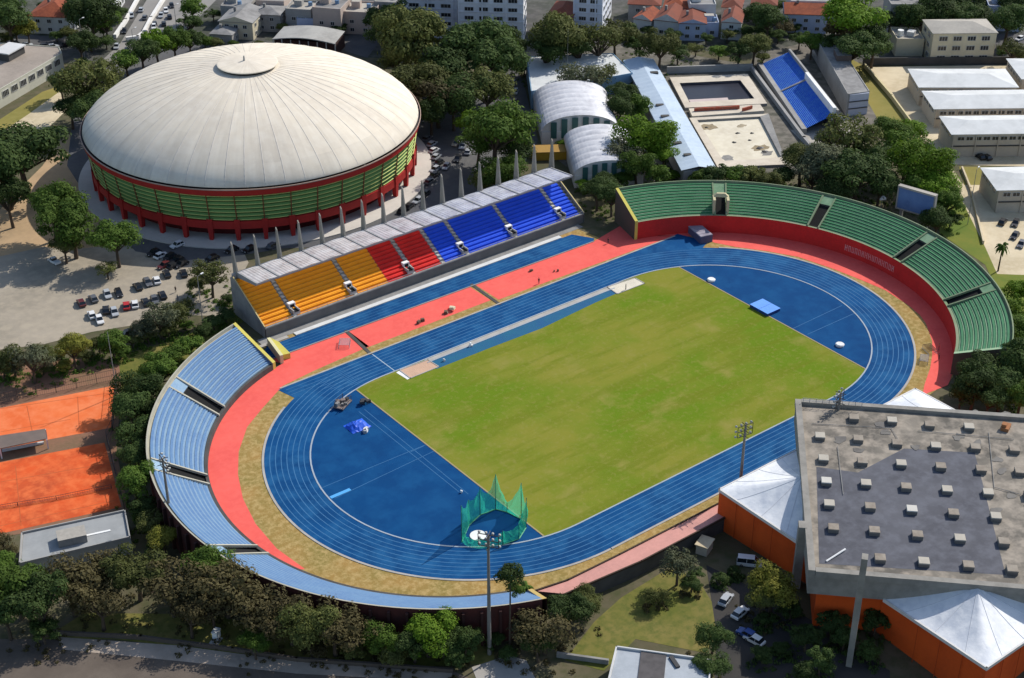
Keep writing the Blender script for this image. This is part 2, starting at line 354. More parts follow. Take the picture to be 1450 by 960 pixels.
# ------------------------------------------------------------------ the domed arena
DC = (-3.0, 158.0); DR = 49.5; DZ = 16.6
arena = thing('domed_arena', 'huge round arena with cream dome, green louvred wall and red columns', 'arena', (DC[0], DC[1], 0))
M_dome = mat('cream_dome', (.72, .64, .515), .85, (.63, .56, .46), .07, .8, c3=(.75, .69, .585), sc3=.35, amt3=.5)
def weathered_dome(m):           # sheet-to-sheet tone changes, rain streaks down the slope, ring laps
    t = m.node_tree; b = t.nodes['Principled BSDF']; L = t.links.new; N = t.nodes.new
    old = b.inputs['Base Color'].links[0].from_socket
    pos = N('ShaderNodeNewGeometry').outputs['Position']; sp = N('ShaderNodeSeparateXYZ'); L(pos, sp.inputs[0])
    def math_(op, a, c=None):
        n = N('ShaderNodeMath'); n.operation = op
        for i, v in enumerate((a, c)):
            if v is None: continue
            if isinstance(v, (int, float)): n.inputs[i].default_value = v
            else: L(v, n.inputs[i])
        return n.outputs[0]
    dx, dy = math_('SUBTRACT', sp.outputs[0], DC[0]), math_('SUBTRACT', sp.outputs[1], DC[1])
    an = math_('MULTIPLY', math_('ARCTAN2', dy, dx), 56/6.2832); rr = math_('SQRT', math_('ADD', math_('MULTIPLY', dx, dx), math_('MULTIPLY', dy, dy)))
    cell = N('ShaderNodeCombineXYZ'); L(math_('FLOOR', an), cell.inputs[0]); L(math_('FLOOR', math_('MULTIPLY', rr, 1/9.0)), cell.inputs[1])
    wn = N('ShaderNodeTexWhiteNoise'); L(cell.outputs[0], wn.inputs['Vector'])
    st = N('ShaderNodeCombineXYZ'); L(math_('MULTIPLY', an, 3.0), st.inputs[0]); L(math_('MULTIPLY', rr, .06), st.inputs[1])
    ns = N('ShaderNodeTexNoise'); ns.inputs['Scale'].default_value = 1; ns.inputs['Detail'].default_value = 5; L(st.outputs[0], ns.inputs['Vector'])
    f = math_('ADD', math_('MULTIPLY', math_('SUBTRACT', wn.outputs['Value'], .5), .09), math_('MULTIPLY', math_('SUBTRACT', ns.outputs['Fac'], .5), .38))
    hs = N('ShaderNodeHueSaturation'); L(old, hs.inputs['Color']); L(math_('ADD', f, .97), hs.inputs['Value']); L(hs.outputs[0], b.inputs['Base Color'])
weathered_dome(M_dome)
M_seam = mat('dome_seam', (.60, .55, .48), .9)
M_arenared = mat('red_paint', (.40, .022, .018), .6, (.32, .02, .018), .2, .7)
M_louv = mat('louvre_edge_highlight', (.56, .58, .18), .6, (.46, .54, .17), .1, .8)  # pale yellow lip painted as the highlight along each slat edge
M_louvb = mat('gap_shade_drum', (.008, .016, .008), .95, (.012, .02, .01), .1, .8)  # drum coloured almost black to paint the shade between slats
M_slat = mat('green_slat', (.13, .26, .075), .7, (.10, .21, .06), .1, .8)
def circ(r, z, n=112): return [(DC[0]+r*math.cos(2*math.pi*i/n), DC[1]+r*math.sin(2*math.pi*i/n), z) for i in range(n)]
DA = 16.2
def dome_z(r): 
    t = r/DR
    return DZ+.4+DA*(1-t**2.0)**.70
b = MB(); rows = []
for i in range(40):
    r = DR*math.sin(math.pi/2*(1-i/39.0*.92)) if i < 39 else 6.5
    r = max(r, 6.5); rows.append(circ(r, dome_z(r)))
b.grid(rows, M_dome, True); aroof = b.build('roof', arena, smooth=True)
b = MB()
for k in range(56):
    a = 2*math.pi*k/56
    pr = []
    for i in range(16):
        r = DR*.998*math.cos(i/15*1.38) ; z = dome_z(r)+.03
        wd = .05+.10*r/DR
        ca, sa = math.cos(a), math.sin(a)
        pr.append([(DC[0]+r*ca+wd*sa, DC[1]+r*sa-wd*ca, z), (DC[0]+r*ca, DC[1]+r*sa, z+.05), (DC[0]+r*ca-wd*sa, DC[1]+r*sa+wd*ca, z)])
    b.grid(pr, M_seam)
b.build('seam_rib', aroof)
zc = dome_z(8.8)
b = MB(); b.grid([circ(8.0, zc-1.2), circ(8.0, zc+1.0)], M_black, True); b.build('vent_drum', aroof)
b = MB(); b.grid([circ(8.9, zc+.85), circ(8.9, zc+1.1), circ(8.5, zc+1.2), circ(4, zc+1.7), circ(.6, zc+1.95)], M_dome, True); b.face(circ(.6, zc+1.95), M_dome)
b.tube((DC[0]-1, DC[1], zc+1.9), (DC[0]-1, DC[1], zc+3.4), .35, .2, M_concrete); b.build('vent_cap', aroof)
b = MB(); b.grid([circ(DR-.8, DZ-1.8), circ(DR+.3, DZ-1.7), circ(DR+.5, DZ-.2), circ(DR+.75, DZ-.15), circ(DR+.75, DZ+.15), circ(DR+.55, DZ+.15), circ(DR+.5, DZ-.3), circ(DR-.2, DZ-.3)], lambda i, j: (M_arenared if i < 2 else mat('rim_kerb', (.42, .30, .24), .8)) if i < 5 else mat('roof_gutter', (.06, .05, .05), .8), True); b.build('roof_rim', arena, smooth=False)
# louvred drum: seven slats, tapering inwards to the foot
def dr(z): return 47.7+(z-6.2)/9.6*1.5
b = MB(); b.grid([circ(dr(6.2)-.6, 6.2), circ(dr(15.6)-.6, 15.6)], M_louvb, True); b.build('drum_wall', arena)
b = MB()
for k in range(7):
    z = 6.5+k*1.27
    b.grid([circ(dr(z)-.25, z+.78), circ(dr(z)+.05, z+.70), circ(dr(z)+.22, z+.16), circ(dr(z)+.36, z+.10), circ(dr(z)+.36, z-.02), circ(dr(z)-.2, z-.02)], lambda i, j: M_slat if i < 2 else M_louv, True)
b.build('louvre_slat', arena)
b = MB(); b.tube((dr(6.2)+.3, 0, 6.2), (dr(15.8)+.3, 0, 15.8), .17, .17, mat('red_mullion', (.20, .05, .025), .7), 4); mum = b.mesh('mullion')
for k in range(40):
    c = bpy.data.objects.new('mullion', mum); COL.objects.link(c); c.parent = arena; c.rotation_euler = (0, 0, 2*math.pi*k/40)
b = MB(); b.grid([circ(47.4, 3.9), circ(48.4, 3.9), circ(48.4, 6.2), circ(47.4, 6.2)], M_arenared, True); b.build('lower_ring', arena)
b = MB(); b.grid([circ(49.2, 14.6), circ(49.75, 14.6), circ(49.85, 15.5), circ(49.2, 15.5)], M_arenared, True); b.build('upper_ring', arena)
b = MB(); b.grid([circ(44.5, .3), circ(44.5, 5.2), circ(48, 5.2)], mat('recess_shade_red', (.10, .012, .012), .9), True); b.build('base_wall', arena)  # wall colour darkened to paint the shade behind the columns
cm = None
for k in range(40):
    a = 2*math.pi*k/40
    if cm is None:
        q = MB(); q.grid([[(-.8, -.75, 6.9), (.8, -.75, 6.9), (.8, .75, 6.9), (-.8, .75, 6.9)], [(-.75, -.75, 4.2), (.75, -.75, 4.2), (.75, .75, 4.2), (-.75, .75, 4.2)], [(-.5, -.6, 0.3), (.5, -.6, .3), (.5, .6, .3), (-.5, .6, .3)]], M_arenared, True); cm = q.mesh('column')
    c = bpy.data.objects.new('column', cm); COL.objects.link(c); c.parent = arena
    c.location = (47.9*math.cos(a), 47.9*math.sin(a), 0); c.rotation_euler = (0, 0, a+math.pi/2)
b = MB(); b.grid([circ(52.9, 0), circ(52.9, .35), circ(44.4, .45)], mat('cream_plinth', (.56, .52, .46), .9), True); b.build('plinth', arena)

# ------------------------------------------------------------------ covered grandstand on the far straight
gs = thing('covered_grandstand', 'covered grandstand with orange, red and blue seats and finned pylons', 'grandstand', (0, 75, 0))
gx0, gx1 = -51.9, 51.2; NR = 13
yr = lambda k: 69.4+k*1.09
zr = lambda k: 2.7+k*.62
bx = [gx0]+[G(x, y, 2.7).x for x, y in ((414, 445), (497, 412), (543, 395), (577, 381), (618, 366), (653, 354), (725, 332), (797, 311))]+[gx1]
seatc = {'orange': mat('orange_seat', (.80, .33, .012), .7, (.72, .27, .01), .3, .8), 'red': mat('red_seat', (.66, .022, .018), .7, (.5, .015, .012), .3, .8), 'blue': mat('blue_seat', (.012, .085, .66), .7, (.01, .065, .56), .3, .8)}
cols = ['orange', 'orange', 'orange', 'red', 'red', 'blue', 'blue', 'blue', 'blue']
b = MB()
for k in range(NR):
    b.box(((gx0+gx1)/2, yr(k)+.56, 0 if k == 0 else 1.0), (gx1-gx0, 1.12, zr(k)-(0 if k == 0 else 1.0)), M_greycon)
b.box(((gx0+gx1)/2, yr(NR)+.9, 0), (gx1-gx0, 1.8, zr(NR-1)), M_greycon); b.build('terrace', gs)
for i, c in enumerate(cols):
    a0, a1 = bx[i]+(.7 if i else .3), bx[i+1]-.7
    if i in (3, ): a0 = bx[i]+.05
    if i == 2: a1 = bx[i+1]-.05
    q = MB()
    for k in range(NR):
        q.grid([[(x_, y_, z_) for x_ in (a0, a1)] for y_, z_ in ((yr(k)-.02, zr(k)-.52), (yr(k)-.02, zr(k)+.03), (yr(k)+.30, zr(k)+.04), (yr(k)+.32, zr(k)+.16), (yr(k)+.86, zr(k)+.18), (yr(k)+.88, zr(k)+.04), (yr(k+1)-.02, zr(k)+.03))], seatc[c])
    so_ = q.build('seat_section', gs); so_['label'] = c+' seat section'
for i in range(1, 9):
    if i == 3: continue
    b = MB()
    for k in range(NR): b.box((bx[i], yr(k)+.56, zr(k)+.01), (.9, 1.06, .18), M_concrete)
    b.build('aisle', gs)
for px in ((415, 436), (496, 408), (576, 378), (652, 350), (724, 327), (793, 302)):
    x = G(px[0], px[1], 4.0).x; q = MB(); n0 = len(q.v)
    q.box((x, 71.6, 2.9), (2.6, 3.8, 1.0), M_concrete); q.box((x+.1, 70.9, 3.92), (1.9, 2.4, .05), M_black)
    for s in (-1, 1): q.box((x+s*1.15, 71.4, 3.9), (.3, 3.4, .7), M_concrete)
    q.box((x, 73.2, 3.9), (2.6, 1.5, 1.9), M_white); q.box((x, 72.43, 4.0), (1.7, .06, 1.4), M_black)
    q.v = [(x+(vx-x)*.72, 70.2+(vy-70.2)*.78, 2.9+(vz-2.9)*.8) for vx, vy, vz in q.v]
    q.build('vomitory', gs)
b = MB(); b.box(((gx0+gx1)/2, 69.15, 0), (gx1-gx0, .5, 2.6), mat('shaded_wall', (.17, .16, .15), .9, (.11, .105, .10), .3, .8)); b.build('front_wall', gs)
b = MB(); b.box(((gx0+gx1)/2, 69.1, 2.6), (gx1-gx0+.4, .7, .3), M_greycon)
b.tube((gx0, 69, 3.6), (gx1, 69, 3.6), .05, .05, M_steel, 5)
for i in range(35): b.tube((gx0+i*(gx1-gx0)/34, 69, 2.8), (gx0+i*(gx1-gx0)/34, 69, 3.6), .04, .04, M_steel, 4)
b.build('front_rail', gs)
for x in (gx0-.25, gx1+.25):
    q = MB(); q.face([(x, 68.9, 0), (x, 84, 0), (x, 84, 11.2), (x, 83.4, 11.2), (x, 68.9, 3.2)], M_greycon)
    q.face([(x+.3, 68.9, 0), (x+.3, 68.9, 3.2), (x+.3, 83.4, 11.2), (x+.3, 84, 11.2), (x+.3, 84, 0)], M_greycon)
    q.face([(x, 68.9, 3.2), (x, 83.4, 11.2), (x+.3, 83.4, 11.2), (x+.3, 68.9, 3.2)], mat('pale_cap', (.55, .45, .2), .8)); q.build('end_wall', gs)
b = MB(); b.box(((gx0+gx1)/2, 84.2, 0), (gx1-gx0, .5, 11.6), M_concrete); b.build('rear_wall', gs)
NB = 16; rx0, rx1 = -50.6, 51.2
M_roofa = mat('roof_sheet', (.74, .75, .76), .5, (.36, .36, .37), .30, .8, c3=(.84, .85, .85), sc3=.9, amt3=.6, spec=.4)
def glassfibre(m, f):          # ribbed translucent sheet: some daylight comes through
    t = m.node_tree; b = t.nodes['Principled BSDF']; out = t.nodes['Material Output']
    tr = t.nodes.new('ShaderNodeBsdfTranslucent'); tr.inputs['Color'].default_value = (.9, .9, .88, 1)
    x = t.nodes.new('ShaderNodeMixShader'); x.inputs[0].default_value = f
    t.links.new(b.outputs[0], x.inputs[1]); t.links.new(tr.outputs[0], x.inputs[2]); t.links.new(x.outputs[0], out.inputs['Surface'])
glassfibre(M_roofa, .38)
bw = (rx1-rx0)/NB
zf, zb, yf, yb = 12.7, 11.7, 74.0, 83.6
for k in range(NB):
    q = MB(); a = rx0+k*bw; rows = []
    for j in range(13):
        t = j/12; y = yf+(yb-yf)*t; z = zf+(zb-zf)*t
        rows.append([(a+.12+(bw-.24)*i/14, y, z+(.10 if i % 2 else 0)+.25*math.sin(math.pi*i/14)) for i in range(15)])
    q.grid(rows, M_roofa)
    q.build('roof_panel', gs)
b = MB()
for k in range(NB+1):
    x = rx0+k*bw
    b.grid([[(x-.14, yf, zf-.5), (x+.14, yf, zf-.5), (x+.14, yf, zf+.28), (x-.14, yf, zf+.28)], [(x-.14, yb, zb-1.3), (x+.14, yb, zb-1.3), (x+.14, yb, zb+.28), (x-.14, yb, zb+.28)]], mat('roof_beam', (.33, .33, .33), .7), True)
for t, hh in ((0, .5), (.5, .3), (1, .35)):
    y = yf+(yb-yf)*t; z = zf+(zb-zf)*t
    b.box(((rx0+rx1)/2, y, z-.35), (rx1-rx0+.3, .18, hh), mat('roof_beam', (.33, .33, .33), .7))
b.build('roof_beam', gs)
M_fin = mat('pylon_concrete', (.33, .30, .255), .9, (.24, .22, .185), .3, .8)
fm = MB(); fm.grid([[(-.22, -1.0, 0), (.22, -1.0, 0), (.22, 1.3, 0), (-.22, 1.3, 0)], [(-.22, -1.5, 11.6), (.22, -1.5, 11.6), (.22, .6, 11.6), (-.22, .6, 11.6)], [(-.14, .1, 19.2), (.14, .1, 19.2), (.14, .7, 19.8), (-.14, .7, 19.8)]], M_fin, True)
fm.face([(-.14, .1, 19.2), (.14, .1, 19.2), (.14, .7, 19.8), (-.14, .7, 19.8)], M_fin); fmesh = fm.mesh('pylon')
for k in range(NB+1):
    c = bpy.data.objects.new('pylon', fmesh); COL.objects.link(c); c.parent = gs; c.location = (rx0+k*bw, 84.9-75, 0); c.rotation_euler = (0, R(5.5*k/NB), 0)

# ------------------------------------------------------------------ curved stands
def curved_stand(name, label, c, Ri, zi, Ro, zo, sectors, gaps, n, m_seat, m_edge, m_rim, m_wall, m_front, ends):
    t = thing(name, label, 'grandstand', (c[0], c[1], 0)); name_dark = c is BC
    dr_, dz = (Ro-Ri-1.6)/n, (zo-zi)/n
    for a0, a1 in sectors:
        q = MB(); rows = []; ms = []
        na = max(6, int(abs(a1-a0)*Ro/1.4))
        prof = []
        for k in range(n):
            r, z = Ri+.8+k*dr_, zi+k*dz
            prof += [((r, z), m_edge), ((r, z+dz), m_edge), ((r+.38*dr_, z+dz), m_seat), ((r+.38*dr_, z+dz+.28), m_seat), ((r+.92*dr_, z+dz+.3), m_seat), ((r+.92*dr_, z+dz), m_edge)]
        prof.append(((Ri+.8+n*dr_, zo), m_edge))
        rows = [arc(c, p[0][0], a0, a1, na, p[0][1]) for p in prof]
        q.grid(rows[::-1], lambda i, j, pr=prof, L=len(prof): pr[L-2-i][1])
        q.build('seating_tier', t)
    A0, A1 = min(x for s in sectors for x in s), max(x for s in sectors for x in s)
    na = 70
    ph = .35
    q = MB(); q.grid([arc(c, Ri+.7, A0, A1, na, zi), arc(c, Ri+.7, A0, A1, na, zi+ph), arc(c, Ri, A0, A1, na, zi+ph), arc(c, Ri, A0, A1, na, 0)], lambda i, j: m_front if name_dark or i >= 2 else m_rim); q.build('front_parapet', t)
    q = MB(); q.grid([arc(c, Ro, A0, A1, na, 0), arc(c, Ro, A0, A1, na, zo+.9), arc(c, Ro-.3, A0, A1, na, zo+.9), arc(c, Ro-.3, A0, A1, na, zo), arc(c, Ro-.9, A0, A1, na, zo)], lambda i, j: m_wall if i < 1 else m_rim); q.build('rear_wall', t)
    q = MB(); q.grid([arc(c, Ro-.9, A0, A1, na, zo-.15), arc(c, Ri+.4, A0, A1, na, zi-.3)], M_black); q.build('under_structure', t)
    for a, m in ends:
        q = MB(); ca, sa = math.cos(a), math.sin(a); s = 1 if a == A1 else -1
        pt = lambda r, z, o: (c[0]+r*ca-sa*o*s, c[1]+r*sa+ca*o*s, z)
        for o_ in (0, .9): q.face([pt(Ri, 0, o_), pt(Ro, 0, o_), pt(Ro, zo+.9, o_), pt(Ri, zi+.8, o_)], M_greycon if o_ == 0 else m_wall)
        q.face([pt(Ri, zi+.8, 0), pt(Ro, zo+.9, 0), pt(Ro, zo+.9, .9), pt(Ri, zi+.8, .9)], m); q.face([pt(Ri, 0, 0), pt(Ri, zi+.8, 0), pt(Ri, zi+.8, .9), pt(Ri, 0, .9)], m); q.build('end_wall', t)
    for a0, a1, kind in gaps:                # entrances: black floor painted as shade, with cheek walls
        q = MB(); am = (a0+a1)/2; rr = (Ri+Ro)/2; half = (a1-a0)/2
        zz = lambda r: zi+(r-Ri)/(Ro-Ri)*(zo-zi)
        f0, f1 = (.02, .62) if kind == 'gate' else (.10, .70)
        r0, r1 = Ri+(Ro-Ri)*f0, Ri+(Ro-Ri)*f1
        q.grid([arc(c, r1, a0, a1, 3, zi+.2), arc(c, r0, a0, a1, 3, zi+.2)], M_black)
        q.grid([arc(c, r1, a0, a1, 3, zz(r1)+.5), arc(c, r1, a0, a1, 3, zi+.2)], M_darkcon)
        for s, aa in ((1, a0), (-1, a1)):
            th = .42/rr
            L = [arc(c, r, aa, aa+s*th, 1, z) for r, z in ((Ri+.2, zi+.2), (Ri+.2, zi+.75), (Ro-.9, zo+.5), (Ro-.9, zo-.2))]
            q.grid(L, m_rim); 
            for e in (0, 1): q.face([L[0][e], L[1][e], L[2][e], L[3][e]], m_rim)
        q.grid([arc(c, Ro-.9, a0, a1, 3, zo+.25), arc(c, r1, a0, a1, 3, zz(r1)+.5)], m_edge)
        if kind == 'gate':
            ca, sa = math.cos(am), math.sin(am)
            for s in (-1, 1):
                q.box((c[0]+(r0+2.5)*ca-sa*s*1.9, c[1]+(r0+2.5)*sa+ca*s*1.9, zi), (3.5, .7, 4.6), M_gate, am)
            q.box((c[0]+(r0+3.8)*ca, c[1]+(r0+3.8)*sa, zi+4.4), (1.4, 4.6, 1.0), M_gate, am, taper=.5)
        q.build('entrance', t)
    return t
M_gate = mat('cream_gate', (.52, .46, .28), .9)
def ang(c, px, z): 
    p = G(*px, z); return math.atan2(p.y-c[1], p.x-c[0])
gA = [ang(GC, p, z) for p, z in (((1358, 500), 5.5), ((1420, 490), 10))]
ge0 = (gA[0]+gA[1])/2; ge1 = (ang(GC, (905, 318), 5.5)+ang(GC, (880, 268), 10))/2
gg = [ang(GC, p, 7) for p in ((1372, 420), (1298, 352), (1163, 302), (1020, 290))]
hw = .032
ed = [ge0]+[x for a in gg for x in (a-hw, a+hw)]+[ge1]
M_gs = mat('green_seat', (.022, .16, .062), .7, (.016, .125, .05), .25, .9, c3=(.05, .20, .09), sc3=1.5)
M_ge = mat('worn_green_step', (.21, .33, .20), .8, (.10, .22, .11), .2, .9)
M_rim = mat('pale_stone_rim', (.42, .40, .32), .9, (.32, .31, .25), .3, .8)
curved_stand('curved_stand', 'curved open stand with green seats rising behind the red apron', GC, 53.7, 5.0, 66.4, 9.4, [(ed[i], ed[i+1]) for i in range(0, len(ed), 2)], [(a-hw, a+hw, 'gate' if i == 3 else 'stair') for i, a in enumerate(gg)], 11, M_gs, M_ge, mat('green_rim', (.17, .24, .13), .9, (.25, .26, .18), .3, .8), mat('stand_wall', (.10, .08, .06), .9), mat('red_front_wall', (.56, .028, .024), .9, (.46, .025, .02), .2, .8), [(ge0, mat('pale_green_paint', (.35, .5, .3), .8)), (ge1, mat('yellow_end', (.58, .50, .10), .8))])
bS = (ang(BC, (385, 520), 1.4)+ang(BC, (340, 460), 8.5))/2; bE = ang(BC, (742, 838), 1.4)
def pa(a): return a if a > 0 else a+2*math.pi
bS, bE = pa(bS), pa(bE)
bgp = [pa(ang(BC, p, z)) for p, z in (((278, 562), 4.8), ((262, 668), 4.8), ((345, 776), 4.8))]
hw = .036
ed = [bS]+[x for a in bgp for x in (a-hw, a+hw)]+[bE]
M_bs = mat('light_blue_seat', (.135, .248, .415), .85, (.115, .21, .38), .12, .95, c3=(.19, .305, .455), sc3=1.3, spec=.1)
M_be = mat('worn_blue_step', (.25, .36, .455), .85, (.18, .28, .42), .2, .9, spec=.1)
bst = curved_stand('curved_stand', 'curved open stand with light blue seats facing the red apron', BC, 53.6, 1.2, 65.9, 7.9, [(ed[i], ed[i+1]) for i in range(0, len(ed), 2)], [(a-hw, a+hw, 'stair') for a in bgp[:]], 11, M_bs, M_be, M_rim, mat('maroon_wall', (.085, .022, .018), .9, (.05, .02, .018), .2, .8), M_darkcon, [(bS, mat('yellow_end', (.58, .50, .10), .8)), (bE, mat('ochre_end', (.50, .36, .12), .8))])
q = MB()
for k in range(30):
    a = R(170)+k*R(3.0)
    if a > bE-.02: break
    q = MB(); q.box((BC[0]+66.2*math.cos(a), BC[1]+66.2*math.sin(a), 0), (.8, .5, 8.0), mat('maroon_rib', (.05, .02, .018), .9), a); q.build('buttress', bst)
# yellow stair block at the head of the blue stand
t = thing('stair_block', 'yellow painted stair block between the light blue stand and grandstand', 'stairs', (G(405, 497).x, G(405, 497).y, 0))
q = MB(); p0 = [G(x, y, 1.5) for x, y in ((383, 478), (395, 484), (411, 500), (397, 503))]
q.prism([(p.x, p.y) for p in p0], 0, 1.5, mat('yellow_wall', (.52, .47, .10), .9)); q.build('platform', t)
q = MB(); a, c = G(381, 480, 2.2), G(398, 503, 2.2); q.wall([(a.x, a.y), (c.x, c.y)], 0, 2.4, .8, mat('pale_yellow_wall', (.66, .62, .36), .9)); q.build('parapet', t)

# ------------------------------------------------------------------ the star-shaped sports hall
HC = (13.6, -87.8); HZ = 14.2
hall = thing('sports_hall', 'star-shaped concrete hall with flat roof, skylights, orange corner wings', 'sports hall', (HC[0], HC[1], 0))
hx, hy = 40.6, 41.4
dia = [(HC[0]-hx, HC[1]), (HC[0], HC[1]-hy), (HC[0]+hx, HC[1]), (HC[0], HC[1]+hy)]
M_hall = mat('board_marked_concrete', (.27, .255, .225), .9, (.19, .18, .16), .2, .9, c3=(.33, .31, .28), sc3=.6)
M_roofc = mat('weathered_roof', (.22, .195, .16), .95, (.11, .10, .085), .09, 1.0, c3=(.40, .345, .28), sc3=.30, amt3=.7)
M_memb = mat('grey_roof_membrane', (.088, .091, .108), .8, (.060, .062, .076), .1, .95, c3=(.125, .13, .155), sc3=.35, amt3=.6)
M_orange = mat('orange_wall', (.64, .088, .010), .85, (.52, .066, .009), .15, .8)
q = MB(); q.prism(dia, 9.5, HZ, M_hall, M_roofc); q.build('roof_slab', hall)
q = MB()
cw = 1.3
for i in range(4):
    a, c = Vector(dia[i]), Vector(dia[(i+1) % 4]); d = (c-a).normalized(); nrm = Vector((-d.y, d.x))
    m_ = (a+c)/2+nrm*(-.0+cw/2-.25); q.box((m_.x, m_.y, HZ-.5), ((c-a).length-(0 if i % 2 else 2.2), cw, 1.35), M_hall, math.atan2(d.y, d.x))
q.build('parapet', hall)
q = MB(); ins = [(HC[0]+(x-HC[0])*.93, HC[1]+(y-HC[1])*.93) for x, y in dia]; q.prism(ins, 0, 9.5, M_orange); q.build('lower_wall', hall)
# dark membrane on the middle of the roof
ux, uy = Vector((hx, -hy)).normalized(), Vector((-hx, -hy)).normalized()      # along the rear edge, along the left edge
o0 = Vector(dia[3])
mp = [G(x, y, HZ+.02) for x, y in ((1156, 661), (1215, 669), (1280, 635), (1380, 641), (1393, 690), (1424, 814), (1160, 798))]
q = MB(); q.face([(p.x, p.y, HZ+.02) for p in mp][::-1], M_memb); q.build('roof_membrane', hall)
M_sk = [mat('skylight_pale', (.42, .385, .32), .8, (.36, .33, .28), .6, .9), mat('skylight_stained', (.28, .245, .20), .8, (.20, .165, .13), .5, .9), mat('skylight_white', (.50, .48, .43), .7)]
sk = []
for m in M_sk:
    b = MB(); b.box((0, 0, 0), (1.95, 1.95, .8), mat('skylight_curb', (.16, .15, .14), .9), 0, M_greycon); b.box((0, 0, .8), (2.1, 2.1, .18), m, 0, m, .92); sk.append(b.mesh('skylight'))
rowsp = [[(1209, 592, 1), (1263, 596, 0), (1316, 602, 1), (1372, 605, 0)],
         [(1161, 618, 0), (1215, 622, 1), (1270, 628, 1), (1325, 632, 0), (1381, 634, 1), (1436, 637, 1)],
         [(1166, 650, 0), (1221, 654, 1), (1276, 657, 0), (1332, 661, 1), (1389, 665, 1), (1444, 668, 1)],
         [(1170, 682, 2), (1226, 685, 0), (1283, 690, 1), (1341, 694, 0), (1399, 698, 0), (1457, 702, 1)],
         [(1174, 714, 0), (1232, 718, 1), (1291, 722, 2), (1350, 727, 1), (1410, 732, 0), (1470, 736, 1)],
         [(1180, 748, 1), (1238, 752, 1), (1299, 758, 1), (1359, 763, 0), (1421, 768, 1), (1484, 773, 1)],
         [(1246, 791, 1), (1308, 796, 0), (1371, 801, 1), (1433, 807, 1), (1498, 812, 1)]]
for row in rowsp:
    for x, y, k in row:
        p = G(x, y, HZ+.5); c = bpy.data.objects.new('skylight', sk[k]); COL.objects.link(c); c.parent = hall
        c.location = (p.x-HC[0], p.y-HC[1], HZ); c.rotation_euler = (0, 0, math.atan2(ux.y, ux.x)+.02)
# four visible corner wings of the second, axis-aligned square
sx, sy = 30.7, 33.2
M_tent = mat('white_membrane', (.76, .77, .78), .6, (.54, .57, .62), .11, .95, c3=(.84, .84, .83), sc3=.45, amt3=.6, bump=.35, bsc=.5)
def wing(cx, cy, faint=False):
    tip = Vector((HC[0]+cx*sx, HC[1]+cy*sy)); 
    # where the two outer faces meet the diamond
    bx_ = Vector((HC[0]+cx*(hx*(1-sy/hy)), HC[1]+cy*sy)); by_ = Vector((HC[0]+cx*sx, HC[1]+cy*(hy*(1-sx/hx))))
    pk = (bx_+by_)/2; inn = (Vector(HC)-pk).normalized()*.6
    zt, zp = 9.6, 14.3; seams = []
    q = MB(); q.prism([tuple(tip), tuple(bx_+inn*3), tuple(by_+inn*3)], 0, zt-.3, M_orange); q.build('wing_wall', hall)
    q = MB()
    for e in (bx_, by_):                 # soft pyramid: from the wall peak down to tip and base corner
        rows = []
        n = 10
        for i in range(n+1):
            t = i/n; row = []
            for j in range(n+1):
                u = j/n
                edge = tip.lerp(e, u)
                p = pk.lerp(edge, t)
                z = zt+(zp-zt)*((1-t)**1.22)
                row.append((p.x, p.y, z))
            rows.append(row)
        if (e is bx_) == (cx*cy < 0): rows = [r[::-1] for r in rows]
        q.grid(rows, M_tent)
        if True:
            for j in (2, 5, 8):
                sm = MB()
                for i in range(n): a, c = Vector(rows[i][j])+Vector((0, 0, .02)), Vector(rows[i+1][j])+Vector((0, 0, .02)); sm.tube(a, c, .05, .05, mat('tent_seam', (.60, .61, .63), .7), 4)
                seams.append(sm)
    tr_ = q.build('tent_roof', hall, smooth=True)
    for sm in seams: sm.build('seam', tr_)
    for a_, e_ in ((tip, bx_), (tip, by_)):          # panel joints
        d_ = (e_-a_); L_ = d_.length; d_.normalize(); o_ = Vector((d_.y, -d_.x)); mid_ = (a_+e_)/2
        if (mid_-Vector(HC)).dot(o_) < 0: o_ = -o_
        for k in range(1, int(L_/5)):
            c = a_+d_*(k*5)+o_*.03; sm = MB(); sm.box((c.x, c.y, 0), (.10, .08, zt-.5), mat('wall_joint', (.42, .06, .009), .9), math.atan2(d_.y, d_.x)); sm.build('joint', hall)
    q = MB(); q.wall([tuple(bx_), tuple(tip), tuple(by_)], zt-.55, zt+.12, .35, mat('white_fascia', (.62, .60, .57), .8)); q.build('roof_edge', hall)
for cx, cy in ((-1, 1), (1, 1), (-1, -1), (1, -1)): wing(cx, cy)
# leaning concrete pylons against the faces
def pylon(p0, p1, w0, w1, nm='buttress'):
    q = MB(); q.tube(p0, p1, w0, w1, M_hall, 4); q.build(nm, hall)
pb = G(1204, 965, 0); ptp = G(1221, 788, 15); pass
for f in (.5,):
    m_ = Vector((HC[0]-30.9, HC[1]+9.6)); q = MB(); q.box((m_.x-.6, m_.y+.6, 0), (2.2, 1.6, HZ+.9), M_hall, math.atan2(uy.y, uy.x)); q.build('buttress', hall)
M_pud = mat('puddle_stain', (.075, .068, .06), .5, (.12, .11, .095), .5, .9, spec=.4)
rs = random.Random(21)
for k in range(16):                    # dried puddle stains on the bare part of the roof
    x, y = rs.choice(((rs.uniform(1140, 1440), rs.uniform(585, 640)), (rs.uniform(1395, 1480), rs.uniform(640, 800))))
    c = G(x, y, HZ); n_ = 11; q = MB(); q.face([(c.x+rs.uniform(.5, 1.5)*1.3*math.cos(6.283*i/n_), c.y+rs.uniform(.5, 1.5)*1.0*math.sin(6.283*i/n_), HZ+.065+.002*k) for i in range(n_)], M_pud); q.build('roof_stain', hall)
